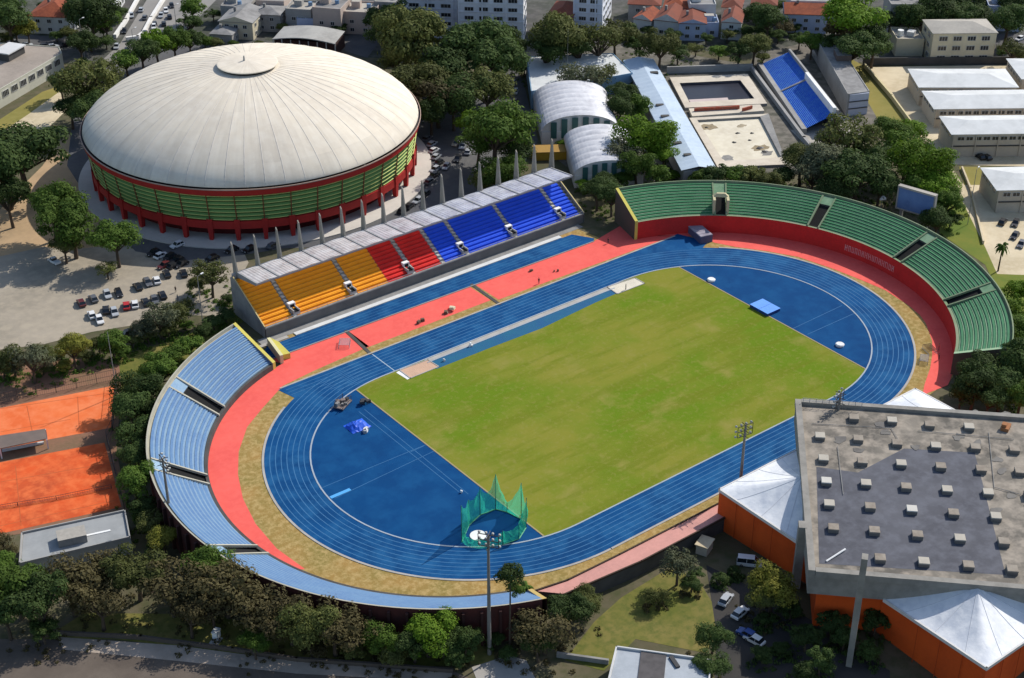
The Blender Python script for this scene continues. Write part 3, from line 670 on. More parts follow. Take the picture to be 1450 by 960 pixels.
for pts in (((1150, 600), (1262, 606), (1275, 628)), ((1400, 612), (1408, 690), (1446, 700)), ((1186, 632), (1194, 700)), ((1300, 610), (1436, 622))):
    q = MB()
    for a, c in zip(pts, pts[1:]):
        a, c = G(*a, HZ+.2), G(*c, HZ+.2); q.tube((a.x, a.y, HZ+.2), (c.x, c.y, HZ+.2), .07, .07, M_greycon, 5)
    q.build('roof_conduit', hall)
p = G(1424, 607, HZ); q = MB(); q.box((p.x, p.y, HZ), (2.6, 1.6, .8), mat('rust_unit', (.32, .14, .06), .9), .4); q.box((p.x-.4, p.y+.2, HZ+.8), (1.2, 1.0, .6), mat('rust_unit', (.32, .14, .06), .9), .4); q.build('roof_unit', hall)
a, c = G(1170, 795, HZ+.1), G(1197, 778, HZ+.3); q = MB(); q.tube((a.x, a.y, HZ+.15), (c.x, c.y, HZ+.4), .18, .18, M_white, 6); q.build('roof_pipe', hall)
q = MB(); a, c = G(1137, 570, HZ+.8), G(1220, 577, HZ+.8)
for k in range(10):
    p = a.lerp(c, k/9); q.tube((p.x, p.y, HZ+.8), (p.x, p.y, HZ+2.0), .06, .06, M_steel, 4)
q.tube((a.x, a.y, HZ+2), (c.x, c.y, HZ+2), .05, .05, M_steel, 4); q.tube((a.x, a.y, HZ+1.4), (c.x, c.y, HZ+1.4), .05, .05, M_steel, 4); q.build('roof_railing', hall)
# ------------------------------------------------------------------ buildings
def ccw(p):
    return p if sum(p[i][0]*p[(i+1) % len(p)][1]-p[(i+1) % len(p)][0]*p[i][1] for i in range(len(p))) > 0 else p[::-1]
_wm = {}
def winmesh(w_, h_, mull=0):
    k = (round(w_, 2), round(h_, 2), mull)
    if k not in _wm:
        b = MB(); f = .10
        b.box((0, 0, -h_/2), (w_, .10, h_), M_glass)
        for s in (-1, 1):
            b.box((s*(w_/2), 0, -h_/2-f), (f*1.2, .22, h_+2*f), M_frame); b.box((0, 0, s*(h_/2)-f/2+(f/2 if s > 0 else -f/2)), (w_-f, .22, f), M_frame)
        for i in range(mull): b.box((-w_/2+w_*(i+1)/(mull+1), 0, -h_/2), (.09, .18, h_), M_frame)
        _wm[k] = b.mesh('window')
    return _wm[k]
def put_windows(t, a, c, rows, sp, ww, wh, z0, dz, inset=1.2, cap=100, mull=1):
    """windows on the wall a->c (outward normal on the right of a->c)"""
    d = Vector((c[0]-a[0], c[1]-a[1])); L = d.length; d.normalize(); nrm = Vector((d.y, -d.x))
    n = max(1, int((L-2*inset)/sp)); st_ = (L-2*inset)/n
    me = winmesh(ww, wh, mull)
    for r in range(rows):
        for i in range(n):
            if sum(1 for ch in t.children if ch.name.startswith('window')) >= cap: return
            s = inset+st_*(i+.5)
            o = bpy.data.objects.new('window', me); COL.objects.link(o); o.parent = t
            o.location = (a[0]+d.x*s+nrm.x*.06-t.location.x, a[1]+d.y*s+nrm.y*.06-t.location.y, z0+r*dz-t.location.z)
            o.rotation_euler = (0, 0, math.atan2(d.y, d.x))
def building(name, label, cat, poly, h, m_wall, m_roof, kind='flat', rise=2.0, over=.4, wins=None, group=None, parapet=.6, extras=None):
    """poly: world outline; kind flat | hip | gable | shed"""
    poly = ccw([(p[0], p[1]) for p in poly]); n = len(poly)
    c = (sum(p[0] for p in poly)/n, sum(p[1] for p in poly)/n)
    t = thing(name, label, cat, (c[0], c[1], 0), group)
    q = MB(); q.prism(poly, 0, h, m_wall); q.build('wall', t)
    grow = lambda k: [(p[0]+(p[0]-c[0])/math.hypot(p[0]-c[0], p[1]-c[1])*k*1.414, p[1]+(p[1]-c[1])/math.hypot(p[0]-c[0], p[1]-c[1])*k*1.414) for p in poly]
    q = MB()
    if kind == 'flat':
        q.prism(grow(-.35), h-.02, h+.06, m_roof)
        if parapet: q.wall(grow(-.12)+[grow(-.12)[0]], h, h+parapet, .26, m_wall if parapet < 2 else m_roof)
    else:
        e = grow(over); q.prism(e, h, h+.22, m_roof)
        # long axis
        L01 = math.dist(e[0], e[1]); L12 = math.dist(e[1], e[2])
        if L01 < L12: e = e[1:]+e[:1]; L01, L12 = L12, L01
        m0 = ((e[0][0]+e[3][0])/2, (e[0][1]+e[3][1])/2); m1 = ((e[1][0]+e[2][0])/2, (e[1][1]+e[2][1])/2)
        k = (L12*.5/L01) if kind == 'hip' else 0.0
        r0 = (m0[0]+(m1[0]-m0[0])*k, m0[1]+(m1[1]-m0[1])*k, h+.2+rise); r1 = (m1[0]+(m0[0]-m1[0])*k, m1[1]+(m0[1]-m1[1])*k, h+.2+rise)
        E = [(x, y, h+.2) for x, y in e]
        g_ = m_roof if kind == 'hip' else m_wall
        q.face([E[0], E[1], r1, r0], m_roof); q.face([E[2], E[3], r0, r1], m_roof); q.face([E[1], E[2], r1], g_); q.face([E[3], E[0], r0], g_)
    q.build('roof', t)
    if wins:
        rows, sp, ww, wh, z0, dz = wins[:6]
        for i in range(n):
            a, b_ = poly[i], poly[(i+1) % n]; d = Vector((b_[0]-a[0], b_[1]-a[1]))
            nrm = Vector((d.y, -d.x)); mid = Vector(((a[0]+b_[0])/2, (a[1]+b_[1])/2))
            if nrm.dot(Vector((CAM.x, CAM.y))-mid) > 0 and d.length > sp*.8: put_windows(t, a, b_, rows, sp, ww, wh, z0, dz, mull=wins[6] if len(wins) > 6 else 1)
    return t
def rect(pa_, pb_, h, depth):
    """front edge from pixel pa to pixel pb at height h, depth away from the camera"""
    a, b_ = G(*pa_, h), G(*pb_, h); d = (b_-a); d.z = 0; d.normalize(); n = Vector((-d.y, d.x, 0))
    if n.dot(FW) < 0: n = -n
    return [(a.x, a.y), (b_.x, b_.y), (b_.x+n.x*depth, b_.y+n.y*depth), (a.x+n.x*depth, a.y+n.y*depth)]
def at(pts, h): return [(G(x, y, h).x, G(x, y, h).y) for x, y in pts]

M_cream = mat('cream_render', (.56, .50, .36), .9, (.47, .42, .30), .15, .8)
M_school = mat('beige_render', (.50, .44, .35), .9, (.42, .37, .30), .15, .8)
M_sroof = mat('pale_fibre_cement', (.62, .63, .62), .8, (.50, .51, .50), .12, .8, c3=(.7, .71, .7), sc3=.5)
M_tile = mat('clay_tile_roof', (.27, .068, .03), .9, (.17, .045, .025), .2, .8, c3=(.42, .12, .05), sc3=1.0)
M_tile2 = mat('old_tile_roof', (.20, .06, .035), .9, (.14, .05, .035), .2, .8)
M_wwall = mat('white_render', (.58, .58, .57), .9, (.45, .45, .44), .15, .8)
M_bluwall = mat('blue_white_render', (.42, .47, .60), .9, (.33, .38, .52), .15, .8)
M_gwall = mat('grey_render', (.34, .33, .31), .9, (.25, .245, .235), .15, .9)
M_pinkw = mat('pinkish_render', (.46, .38, .33), .9)
M_groof = mat('grey_roofing', (.27, .265, .255), .9, (.17, .165, .16), .12, .9, c3=(.38, .37, .36), sc3=.4)
M_croof = mat('pale_concrete_roof', (.40, .37, .32), .9, (.30, .28, .245), .1, .9)

# school blocks on the beige yard
ORDS = ['farthest', 'second farthest', 'third farthest', 'fourth farthest']
for i, (pa_, pb_, h, dep) in enumerate((((1303, 124), (1440, 124), 6.2, 16), ((1325, 155), (1560, 152), 6.2, 15), ((1350, 191), (1580, 188), 7.4, 14), ((1414, 270), (1600, 266), 7.0, 15))):
    t = building('school_block', 'long beige school block with pale hipped roof, %s of the four from the stadium' % ['farthest', 'second farthest', 'third farthest', 'nearest'][i] if i < 3 else 'long beige school block with pale hipped roof nearest the green stand', 'school block', rect(pa_, pb_, h, dep), h, M_school, M_sroof, 'hip', 1.6, .5, (1, 2.6, 2.1, 1.1, h-1.25, 3, 1), 'school blocks')
    a, b_ = rect(pa_, pb_, h, dep)[:2]
    q = MB(); d = Vector((b_[0]-a[0], b_[1]-a[1])).normalized(); n = Vector((d.y, -d.x)); n = n if n.dot(Vector((FW.x, FW.y))) < 0 else -n
    m_ = (Vector(a)+Vector(b_))/2+n*.15; L = math.dist(a, b_)
    q.box((m_.x, m_.y, h*.47), (L, .3, .35), M_darkcon, math.atan2(d.y, d.x)); q.build('floor_band', t)
    a2 = Vector(a); 
    k = 0
    while k*7 < L and k < 12: pt = a2+d*(k*7+.2)+n*.16; q = MB(); q.box((pt.x, pt.y, 0), (.3, .3, h), M_school, math.atan2(d.y, d.x)); q.build('pilaster', t); k += 1
building('school_block', 'small pale roofed school block behind the end of the farthest block', 'school block', rect((1448, 112), (1540, 112), 6.5, 18), 6.5, M_school, M_sroof, 'hip', 1.5, .5, (1, 2.6, 2.1, 1.1, 5, 3), 'school blocks')
def garden_wall(label, pxs, h, th, m, name='boundary_wall', z=0):
    b = MB(); p = [G(x, y, z) for x, y in pxs]; b.wall([(v.x, v.y) for v in p], 0, h, th, m); o = b.build(name); tag(o, label, 'wall'); return o
garden_wall('dark boundary wall across the back of the school yard', [(1222, 92), (1432, 90)], 2.6, .4, M_darkcon)
garden_wall('cream boundary wall along the side of the school yard', [(1224, 96), (1262, 140), (1302, 194)], 1.6, .5, mat('yellow_wall_c', (.6, .52, .30), .9))
garden_wall('pale low wall beside the path to the school', [(1362, 240), (1374, 270), (1392, 345)], 1.0, .5, M_beige)

# cream flats behind the yard
pf = rect((1322, 48), (1412, 47), 11, 14)
t = building('apartment_house', 'cream three storey apartment house behind the school yard wall', 'apartment house', pf, 11, M_cream, M_croof, 'hip', 1.8, .3, (3, 4.4, 2.9, 1.5, 2.2, 3.5, 2))
pf = rect((1270, 57), (1309, 57), 6, 12)
t = building('annexe', 'plain cream annexe with cluttered roof terrace beside apartment house', 'building', pf, 6, M_cream, M_croof)
q = MB(); c = G(1290, 50, 6); q.box((c.x, c.y, 6.1), (3, 2.5, 1.6), M_wwall, .4); q.tube((c.x-3.5, c.y+2, 6.1), (c.x-3.5, c.y+2, 8.2), 1.1, 1.1, M_white, 12); q.build('water_tank', t)

# tall apartment blocks at the back
def tower(name, label, pa_, pb_, h, dep, m, rows, sp, ww=3.2, wh=1.3):
    """front edge given at the ground"""
    a, b_ = G(*pa_), G(*pb_); d = (b_-a).normalized(); n = Vector((-d.y, d.x, 0))
    if n.dot(FW) < 0: n = -n
    poly = [(a.x, a.y), (b_.x, b_.y), (b_.x+n.x*dep, b_.y+n.y*dep), (a.x+n.x*dep, a.y+n.y*dep)]
    t = building(name, label, 'apartment block', poly, h, m, M_croof, 'flat', wins=(rows, sp, ww, wh, 2.4, 3.3, 2))
    q = MB(); c = (a+b_)/2
    L = (b_-a).length; k = 0
    while k*sp*2 <= L+.1:
        pt = a+d*min(L, k*sp*2)-n*.2; q.box((pt.x, pt.y, 0), (.5, .5, h), m, math.atan2(d.y, d.x)); k += 1
    for r in range(rows):
        pt = c-n*.1; q.box((pt.x, pt.y, 1.2+r*3.3), (L, .3, .25), m, math.atan2(d.y, d.x))
    q.build('facade_frame', t)
M_apt = mat('grey_white_facade', (.72, .72, .74), .9, (.62, .62, .64), .2, .7)
tower('apartment_block', 'white apartment block with wide window bands behind the tallest trees', (650, 58), (741, 61), 34, 14, M_apt, 9, 4.3)
tower('apartment_block', 'grey apartment block with framed balconies behind street trees', (572, 52), (648, 55), 30, 14, mat('grey_facade', (.62, .62, .66), .9), 8, 4.6, 3.6)
tower('apartment_block', 'pale blue apartment block with bright side wall near red roofed houses', (812, 46), (852, 49), 32, 22, mat('pale_blue_facade', (.66, .69, .76), .9), 9, 4.0, 2.6)
building('low_house', 'dark reddish low building between the two white apartment blocks', 'house', rect((775, 22), (810, 25), 7, 16), 7, mat('maroon_render', (.14, .06, .06), .9), M_tile2, 'hip', 2, .4, (1, 3, 1.6, 1.1, 4, 3))
# houses with tiled roofs and the rest of the far town
houses = [  # front eave pixels, eave height, depth, wall, roof, kind, rise, label
 ((40, 23), (97, 25), 6.5, 20, M_wwall, M_tile, 'hip', 3.2, 'large house with bright orange tiled roof beside the avenue underpass'),
 ((897, 26), (922, 30), 5.5, 10, M_wwall, M_tile, 'gable', 2, 'small white house with orange roof beside the pale blue apartment block'),
 ((926, 28), (962, 32), 6, 13, M_wwall, M_tile2, 'gable', 2.6, 'white house with broad rust tiled roof in the row behind the pool'),
 ((962, 33), (1000, 34), 6.5, 12, M_bluwall, M_tile2, 'gable', 1.6, 'bluish white house with stained tiled roof behind the pool terrace'),
 ((1000, 34), (1018, 34), 5, 9, M_bluwall, M_croof, 'flat', 1, 'narrow bluish flat roofed house squeezed between tiled houses'),
 ((1022, 31), (1050, 33), 6.5, 12, M_wwall, M_tile2, 'gable', 2.2, 'pale house with small square window behind the pool terrace'),
 ((1112, 20), (1172, 22), 7, 12, M_bluwall, M_tile, 'gable', 2.4, 'blue and white house with red tiled roof beside the bright tree'),
 ((1120, 3), (1185, 4), 9, 12, M_wwall, M_groof, 'flat', 1, 'flat roofed white building above the blue and white house'),
 ((978, 8), (1014, 8), 9, 12, M_wwall, M_groof, 'flat', 1, 'white flat roofed house behind the stained tiled house'),
 ((1262, 8), (1318, 8), 12, 12, M_gwall, M_groof, 'flat', 1, 'grey apartment house behind the cream annexe'),
 ((890, 6), (935, 8), 7, 12, M_gwall, M_tile2, 'hip', 2, 'grey house with brown tiled roof beyond the small orange roof'),
 ((940, 10), (975, 12), 6, 12, M_pinkw, M_tile, 'hip', 2, 'pinkish house with red tiled roof beyond the broad rust roof'),
 ((1022, 10), (1050, 12), 6.5, 12, M_pinkw, M_tile2, 'hip', 2, 'pinkish house with brown roof beyond the small windowed house'),
 ((310, 30), (357, 33), 6.5, 15, M_cream, M_groof, 'gable', 2, 'cream gabled house right behind the top of the dome'),
 ((312, 10), (350, 12), 7, 11, M_gwall, M_groof, 'flat', 1, 'grey cluttered flat building behind the cream gabled house'),
 ((358, 20), (396, 22), 6.5, 10, M_gwall, M_groof, 'hip', 1.5, 'low grey house with patched roof behind the dome vent'),
 ((362, 2), (402, 4), 8, 11, M_pinkw, M_groof, 'flat', 1, 'pinkish grey block with dark windows at the top behind the dome'),
 ((404, 14), (440, 16), 8, 10, M_gwall, M_croof, 'flat', 1, 'grey two storey house above the curved pale shed'),
 ((420, 28), (448, 29), 5, 7, M_bluwall, mat('bluish_roof', (.40, .46, .52), .7), 'flat', 1, 'small blue roofed house just above the curved pale shed'),
 ((442, 12), (482, 15), 10, 12, M_pinkw, M_groof, 'flat', 1, 'brownish apartment house with rows of windows beside the side street'),
 ((298, 48), (328, 50), 4, 9, M_gwall, M_groof, 'hip', 1.2, 'low grey shed between the dome and the cream gabled house'),
 ((484, 18), (530, 20), 8, 12, M_pinkw, M_croof, 'flat', 1, 'pinkish house at the far end of the side street'),
 ((140, 6), (164, 6), 4, 14, M_wwall, M_sroof, 'shed', .6, 'small white roofed shed beside the underpass wall'),
 ((530, 4), (568, 6), 9, 12, M_gwall, M_groof, 'flat', 1, 'grey house beside the framed grey apartment block'),
 ((1064, 6), (1100, 8), 7, 12, M_gwall, M_tile2, 'hip', 2, 'grey house with dark roof among the trees behind the blue seats'),
 ((1322, 4), (1380, 4), 9, 12, M_gwall, M_groof, 'flat', 1, 'dark grey block beyond the cream apartment house'),
 ((1400, 10), (1450, 12), 9, 12, M_bluwall, M_groof, 'flat', 1, 'bluish block beyond the road behind the cream apartment house')]
for pa_, pb_, h, dep, mw, mr, kd, rise, lab in houses:
    t = building('town_house', lab, 'house', rect(pa_, pb_, h, dep), h, mw, mr, 'hip' if kd == 'shed' else kd, rise, .4, (2 if h > 6 else 1, 3.4, 1.5, 1.2, 1.8, 3.1), 'houses of the far town')
    q = MB(); rp = rect(pa_, pb_, h, dep); az = math.atan2(rp[1][1]-rp[0][1], rp[1][0]-rp[0][0]); mix = lambda u, v: (rp[0][0]*(1-u)*(1-v)+rp[1][0]*u*(1-v)+rp[2][0]*u*v+rp[3][0]*(1-u)*v, rp[0][1]*(1-u)*(1-v)+rp[1][1]*u*(1-v)+rp[2][1]*u*v+rp[3][1]*(1-u)*v)
    if kd == 'flat':
        x, y = mix(rnd.uniform(.25, .4), rnd.uniform(.4, .7)); q.box((x, y, h+.05), (rnd.uniform(2.5, 4), rnd.uniform(2.5, 3.5), rnd.uniform(1.6, 2.6)), mw, az, mr); q.build('roof_hut', t)
        q = MB(); x, y = mix(rnd.uniform(.6, .85), rnd.uniform(.3, .7)); q.tube((x, y, h+.05), (x, y, h+1.5), .8, .8, mat('tank_blue', (.16, .26, .40), .6), 10); q.build('water_tank', t)
    else:
        x, y = mix(.3, .5); q.box((x, y, h+rise*.5), (.9, .9, rise*.5+1.1), M_greycon, az); q.build('chimney', t)
# more roofs of the far town beyond the frame, kept low
# curved pale shed behind the dome
a, b_ = G(386, 55, 5), G(474, 62, 5); d = (b_-a).normalized(); n = Vector((-d.y, d.x, 0))
t = thing('market_shed', 'long shed with pale curved roof and dark open front behind the dome', 'shed', (a.x, a.y, 0))
L = (b_-a).length; rows = []
for i in range(17):
    u = i/16; p = a+d*(L*u); z = 5.0+1.2*math.sin(math.pi*u)
    rows.append([(p.x+n.x*s, p.y+n.y*s, z+zz) for s, zz in ((0, -.3), (0, 0), (12, .4), (12, -.5))])
q = MB(); q.grid(rows, mat('pale_shed_roof', (.38, .37, .34), .8, (.28, .27, .25), .2, .9)); q.build('roof', t)
q = MB(); q.prism([(a.x+n.x*1.5, a.y+n.y*1.5), (b_.x+n.x*1.5, b_.y+n.y*1.5), (b_.x+n.x*11, b_.y+n.y*11), (a.x+n.x*11, a.y+n.y*11)], 0, 4.4, mat('dark_reddish', (.05, .025, .022), .9)); q.build('wall', t)
q = MB()
for i in range(8): p = a+d*(L*i/7)+n*.3; q.tube((p.x, p.y, 0), (p.x, p.y, 5), .2, .2, M_concrete, 6)
q.build('post_row', t).name = 'colonnade_frame'

# underpass walls of the avenue
def upwall(label, pxs):
    b = MB(); p = [G(x, y, 1.0) for x, y in pxs]; b.wall([(v.x, v.y) for v in p], 0, 1.5, 1.1, mat('white_parapet', (.72, .70, .66), .8)); o = b.build('underpass_parapet'); tag(o, label, 'wall')
upwall('long white parapet on the tree side of the avenue underpass', [(200, -12), (178, 28), (163, 50)])
upwall('long white parapet on the traffic side of the avenue underpass', [(236, -10), (214, 25), (203, 46), (195, 52), (180, 54)])

# long office building at the left edge
t = building('office_building', 'long low building with pale windowed wall at the edge by the lawn', 'building', at([(88, 76), (88, 70), (-60, 58), (-130, 120), (-40, 152)], 6)[0:1]+at([(84, 67), (-90, 56), (-160, 110), (-70, 168)], 6), 6, mat('pale_green_render', (.52, .51, .42), .9), mat('flat_roof_brown', (.33, .28, .235), .95, (.25, .215, .18), .1, .9), 'flat', parapet=.3)
a_, b__ = G(-70, 168, 6), G(88, 76, 6)
put_windows(t, (a_.x, a_.y), (b__.x, b__.y), 1, 4.6, 3.2, 2.0, 4.0, 3, mull=3)
q = MB(); c = G(14, 78, 6.5); q.box((c.x, c.y, 6.1), (9, 6, 2.6), M_darkcon, math.atan2(b__.y-a_.y, b__.x-a_.x)); q.box((c.x, c.y, 8.7), (10, 7, .4), M_wwall, math.atan2(b__.y-a_.y, b__.x-a_.x)); q.build('penthouse', t)
sheet('strip_lawn', [(-40, 195), (60, 130), (84, 122), (84, 130), (40, 162), (-40, 215)], .04, M_yellawn)
sheet('strip_path', [(10, 180), (84, 130), (100, 150), (60, 190), (20, 215)], .036, M_beige)

# white flat building and long pale blue roof by the vaults
M_wsheet = mat('white_sheet_roof', (.60, .62, .62), .7, (.5, .52, .52), .15, .8)
t = building('gymnasium', 'white flat roofed gymnasium with pale blue side behind the barrel vault', 'gymnasium', at([(745, 81), (868, 76), (896, 104), (752, 130)], 6), 6, mat('pale_blue_wall', (.20, .33, .46), .9), M_wsheet, 'flat', parapet=.25)
ll = at([(872, 70), (880, 77), (915, 130), (950, 205), (985, 238)], 6); rr_ = at([(1001, 238), (966, 160), (930, 92), (905, 78)], 6)
ax = Vector((94, 66)); 
A0_ = Vector((139.5, 143.8)); A1_ = Vector((93.5, 66.0)); dd = (A1_-A0_).normalized(); pp = Vector((dd.y, -dd.x)); pp = pp if pp.x > 0 else -pp
poly = [tuple(A0_-pp*5.2), tuple(A1_-pp*5.2), tuple(A1_+pp*5.2), tuple(A0_+pp*5.2)]
t = thing('pavilion', 'long pavilion with pale blue sheet roof beside the pools', 'pavilion', (116, 104, 0))
q = MB(); q.prism([tuple(A0_-pp*4.6), tuple(A1_-pp*4.6), tuple(A1_+pp*4.6), tuple(A0_+pp*4.6)], 0, 5.4, M_gwall); q.build('wall', t)
M_broof = mat('pale_blue_sheet', (.44, .53, .62), .6, (.36, .45, .55), .12, .7, c3=(.52, .60, .68), sc3=.8)
q = MB(); nn = 60; rows = []
for i in range(nn+1):
    c = A0_.lerp(A1_, i/nn); rows.append([(c.x+pp.x*s, c.y+pp.y*s, z+(.06 if i % 2 else 0)) for s, z in ((-5.3, 5.2), (-5.3, 5.6), (0, 6.6), (5.3, 5.6), (5.3, 5.2))])
q.grid(rows, M_broof); q.build('roof', t)
for u, s in ((.16, 2.5), (.47, -1.5), (.57, -1.8), (.66, -1.5), (.80, -2.5), (.9, -1.2)):
    c = A0_.lerp(A1_, u)+pp*s; q = MB(); q.box((c.x, c.y, 6.0), (2.6, 1.5, .55), M_darkcon, math.atan2(pp.y, pp.x)); q.build('roof_vent', t)

# barrel vaults
def vault(label, p0, p1, width, zs, zt, ribs):
    p0, p1 = Vector(p0), Vector(p1); d = (p1-p0); L = d.length; d.normalize(); n = Vector((-d.y, d.x)); n = n if n.x > 0 else -n
    c = (p0+p1)/2+n*width/2; t = thing('barrel_vault', label, 'sports hall', (c.x, c.y, 0)); na = 24
    def P_(u, a, dz=0): 
        s = width/2-(width/2)*math.cos(a); return (p0.x+d.x*L*u+n.x*s, p0.y+d.y*L*u+n.y*s, zs+(zt-zs+dz)*math.sin(a))
    q = MB(); nu = ribs*4; rows = []
    for i in range(nu+1):
        rows.append([P_(i/nu, math.pi*j/na, .35*abs(math.sin(math.pi*i/4))) for j in range(na+1)])
    q.grid(rows, mat('vault_sheet', (.60, .60, .62), .5, (.42, .42, .45), .25, .8, c3=(.72, .72, .73), sc3=.6, spec=.5)); q.build('roof', t, smooth=False)
    for u in (0.012, .988):
        q = MB(); q.face([P_(u, math.pi*j/na) for j in range(na+1)], M_wwall); q.build('gable', t)
    q = MB(); e = P_(.985, 0); f = P_(.985, math.pi)
    base = [(p0.x+n.x*.2, p0.y+n.y*.2), (p1.x+n.x*.2, p1.y+n.y*.2), (p1.x+n.x*(width-.2), p1.y+n.y*(width-.2)), (p0.x+n.x*(width-.2), p0.y+n.y*(width-.2))]
    q.prism(base, 0, zs, M_wwall); q.build('wall', t)
    for k in range(6):
        s = width*(.16+.68*k/5); a = math.acos((width/2-s)/(width/2)); zz = zs+(zt-zs)*math.sin(a)
        q = MB(); x, y = p1.x+n.x*s+d.x*.12, p1.y+n.y*s+d.y*.12; q.box((x, y, zs-2.2), (width*.075, .2, max(1.2, zz-zs+1.4)), mat('greenish_glazing', (.03, .10, .10), .4), math.atan2(n.y, n.x)); q.build('window', t)
    return t
vault('larger ribbed barrel vaulted hall with striped end beside the white gymnasium', (92.0, 142.6), (76.0, 118.4), 24.5, 4.2, 9.6, 8)
vault('smaller ribbed barrel vaulted hall half hidden by bright trees', (78.6, 110.6), (63.8, 88.0), 21, 4, 8.6, 7)
t = thing('yellow_shed', 'low yellow painted shed at the end of the larger vault', 'shed', (G(780, 222).x, G(780, 222).y, 0)); c = t.location
q = MB(); q.box((c.x, c.y, 0), (12, 5, 2.6), mat('yellow_shed_wall', (.48, .27, .03), .9), math.atan2(-14, 21)); q.build('wall', t); q = MB(); q.box((c.x, c.y, 2.6), (12.6, 5.6, .25), mat('yellow_shed_roof', (.34, .2, .05), .9), math.atan2(-14, 21)); q.build('roof', t)

# pools
pu = [Vector(v[:2]) for v in (G(946, 110), G(1062, 106), G(1112, 238), G(1008, 240))]
pool = lambda px: [(G(x, y).x, G(x, y).y) for x, y in px]
t = thing('drained_pool', 'drained swimming pool with dark basin and beige rim', 'pool', (*pool([(1010, 128)])[0], 0))
M_deck = mat('pool_deck', (.60, .53, .42), .9, (.48, .42, .34), .12, .8, c3=(.68, .62, .52), sc3=.5)
ring_o, ring_i = pool([(948, 113), (1058, 108), (1086, 150), (970, 156)]), pool([(962, 121), (1048, 117), (1068, 143), (976, 148)])
q = MB(); 
for i in range(4):
    j = (i+1) % 4; q.face([(*ring_o[i], .9), (*ring_o[j], .9), (*ring_i[j], .9), (*ring_i[i], .9)], M_deck); q.face([(*ring_i[i], .9), (*ring_i[j], .9), (*ring_i[j], .06), (*ring_i[i], .06)], mat('basin_wall', (.10, .09, .10), .9)); q.face([(*ring_o[i], 0), (*ring_o[j], 0), (*ring_o[j], .9), (*ring_o[i], .9)], M_greycon)
q.build('rim', t)
q = MB(); q.face([(*p, .07) for p in ring_i], mat('dark_basin', (.012, .014, .026), .4, (.02, .02, .03), .3, .8)); q.build('basin', t)
q = MB(); f = pool([(975, 143), (1030, 140), (1033, 147), (980, 150)]); q.prism(f, .07, .5, mat('pale_pink', (.55, .45, .42), .9)); q.build('shelf', t)
t = thing('diving_platform', 'low platform with red railings between the two pools', 'platform', (*pool([(1020, 160)])[0], 0))
f = pool([(975, 158), (1076, 152), (1082, 161), (980, 169)]); q = MB(); q.prism(f, 0, 1.1, M_deck); q.build('deck', t)
for u0, u1 in ((984, 1046), (1052, 1064)):
    a, b_ = G(u0, 157, 1.2), G(u1, 153.5, 1.2); q = MB(); q.wall([(a.x, a.y), (b_.x, b_.y)], 1.1, 2.2, .5, mat('faded_red', (.40, .07, .035), .8, (.3, .15, .1), 1.0, .9, sc3=2)); q.build('railing', t)
t = thing('empty_pool', 'pale empty pool with debris on its cream floor', 'pool', (*pool([(1050, 200)])[0], 0))
o_, i_ = pool([(976, 170), (1088, 164), (1114, 236), (1016, 240)]), pool([(987, 173), (1076, 168), (1106, 226), (1024, 231)])
q = MB()
for i in range(4):
    j = (i+1) % 4; q.face([(*o_[i], .8), (*o_[j], .8), (*i_[j], .8), (*i_[i], .8)], M_deck if i != 1 else M_greycon); q.face([(*i_[i], .8), (*i_[j], .8), (*i_[j], .06), (*i_[i], .06)], M_greycon); q.face([(*o_[i], 0), (*o_[j], 0), (*o_[j], .8), (*o_[i], .8)], M_greycon)
q.build('rim', t)
q = MB(); q.face([(*p, .06) for p in i_], mat('pale_basin', (.68, .62, .48), .9, (.46, .40, .30), .12, .55, c3=(.75, .70, .58), sc3=.5)); pb_ = q.build('basin', t)
rs_ = random.Random(31)
for x, y, rx_, c_ in ((1004, 180, 4.2, (.30, .24, .15)), (1076, 210, 3.4, (.30, .29, .27)), (1086, 217, 2.6, (.24, .23, .21)), (1030, 224, 3.2, (.28, .27, .25)), (1050, 178, 2.2, (.38, .32, .22))):
    c = G(x, y); q = MB(); q.face([(c.x+rx_*rs_.uniform(.5, 1.1)*math.cos(6.283*i/13), c.y+rx_*.7*rs_.uniform(.5, 1.1)*math.sin(6.283*i/13), .068+.002*rx_) for i in range(13)], mat('mud_%d' % int(c_[0]*100), c_, 1, tuple(v*.7 for v in c_), .5, .9)); q.build('mud_stain', pb_)
for k, (x, y, s) in enumerate(((1044, 189, 1.3), (1064, 189, 1.1), (1039, 202, 1.2), (1061, 199, .9), (1000, 181, .8), (1075, 210, 2.2), (1082, 215, 1.8))):
    c = G(x, y); q = MB(); q.box((c.x, c.y, .06), (s, s*.7, .3), M_darkcon, k*.7, taper=.5); q.box((c.x+s*.4, c.y-.3, .06), (s*.5, s*.5, .2), M_greycon, k, taper=.6); o = q.build('rubble'); o.name = 'debris_heap'; tag(o, 'small dark heap of debris on the floor of the pale empty pool', 'debris', 'debris heaps in the empty pool')
garden_wall('dark wall along the far side of the drained pool terrace', [(945, 104), (1064, 100)], 2.5, .6, M_gwall)
garden_wall('long grey wall between the pools and the blue seats', [(1064, 100), (1138, 200), (1148, 212)], 1.6, 1.0, M_gwall)

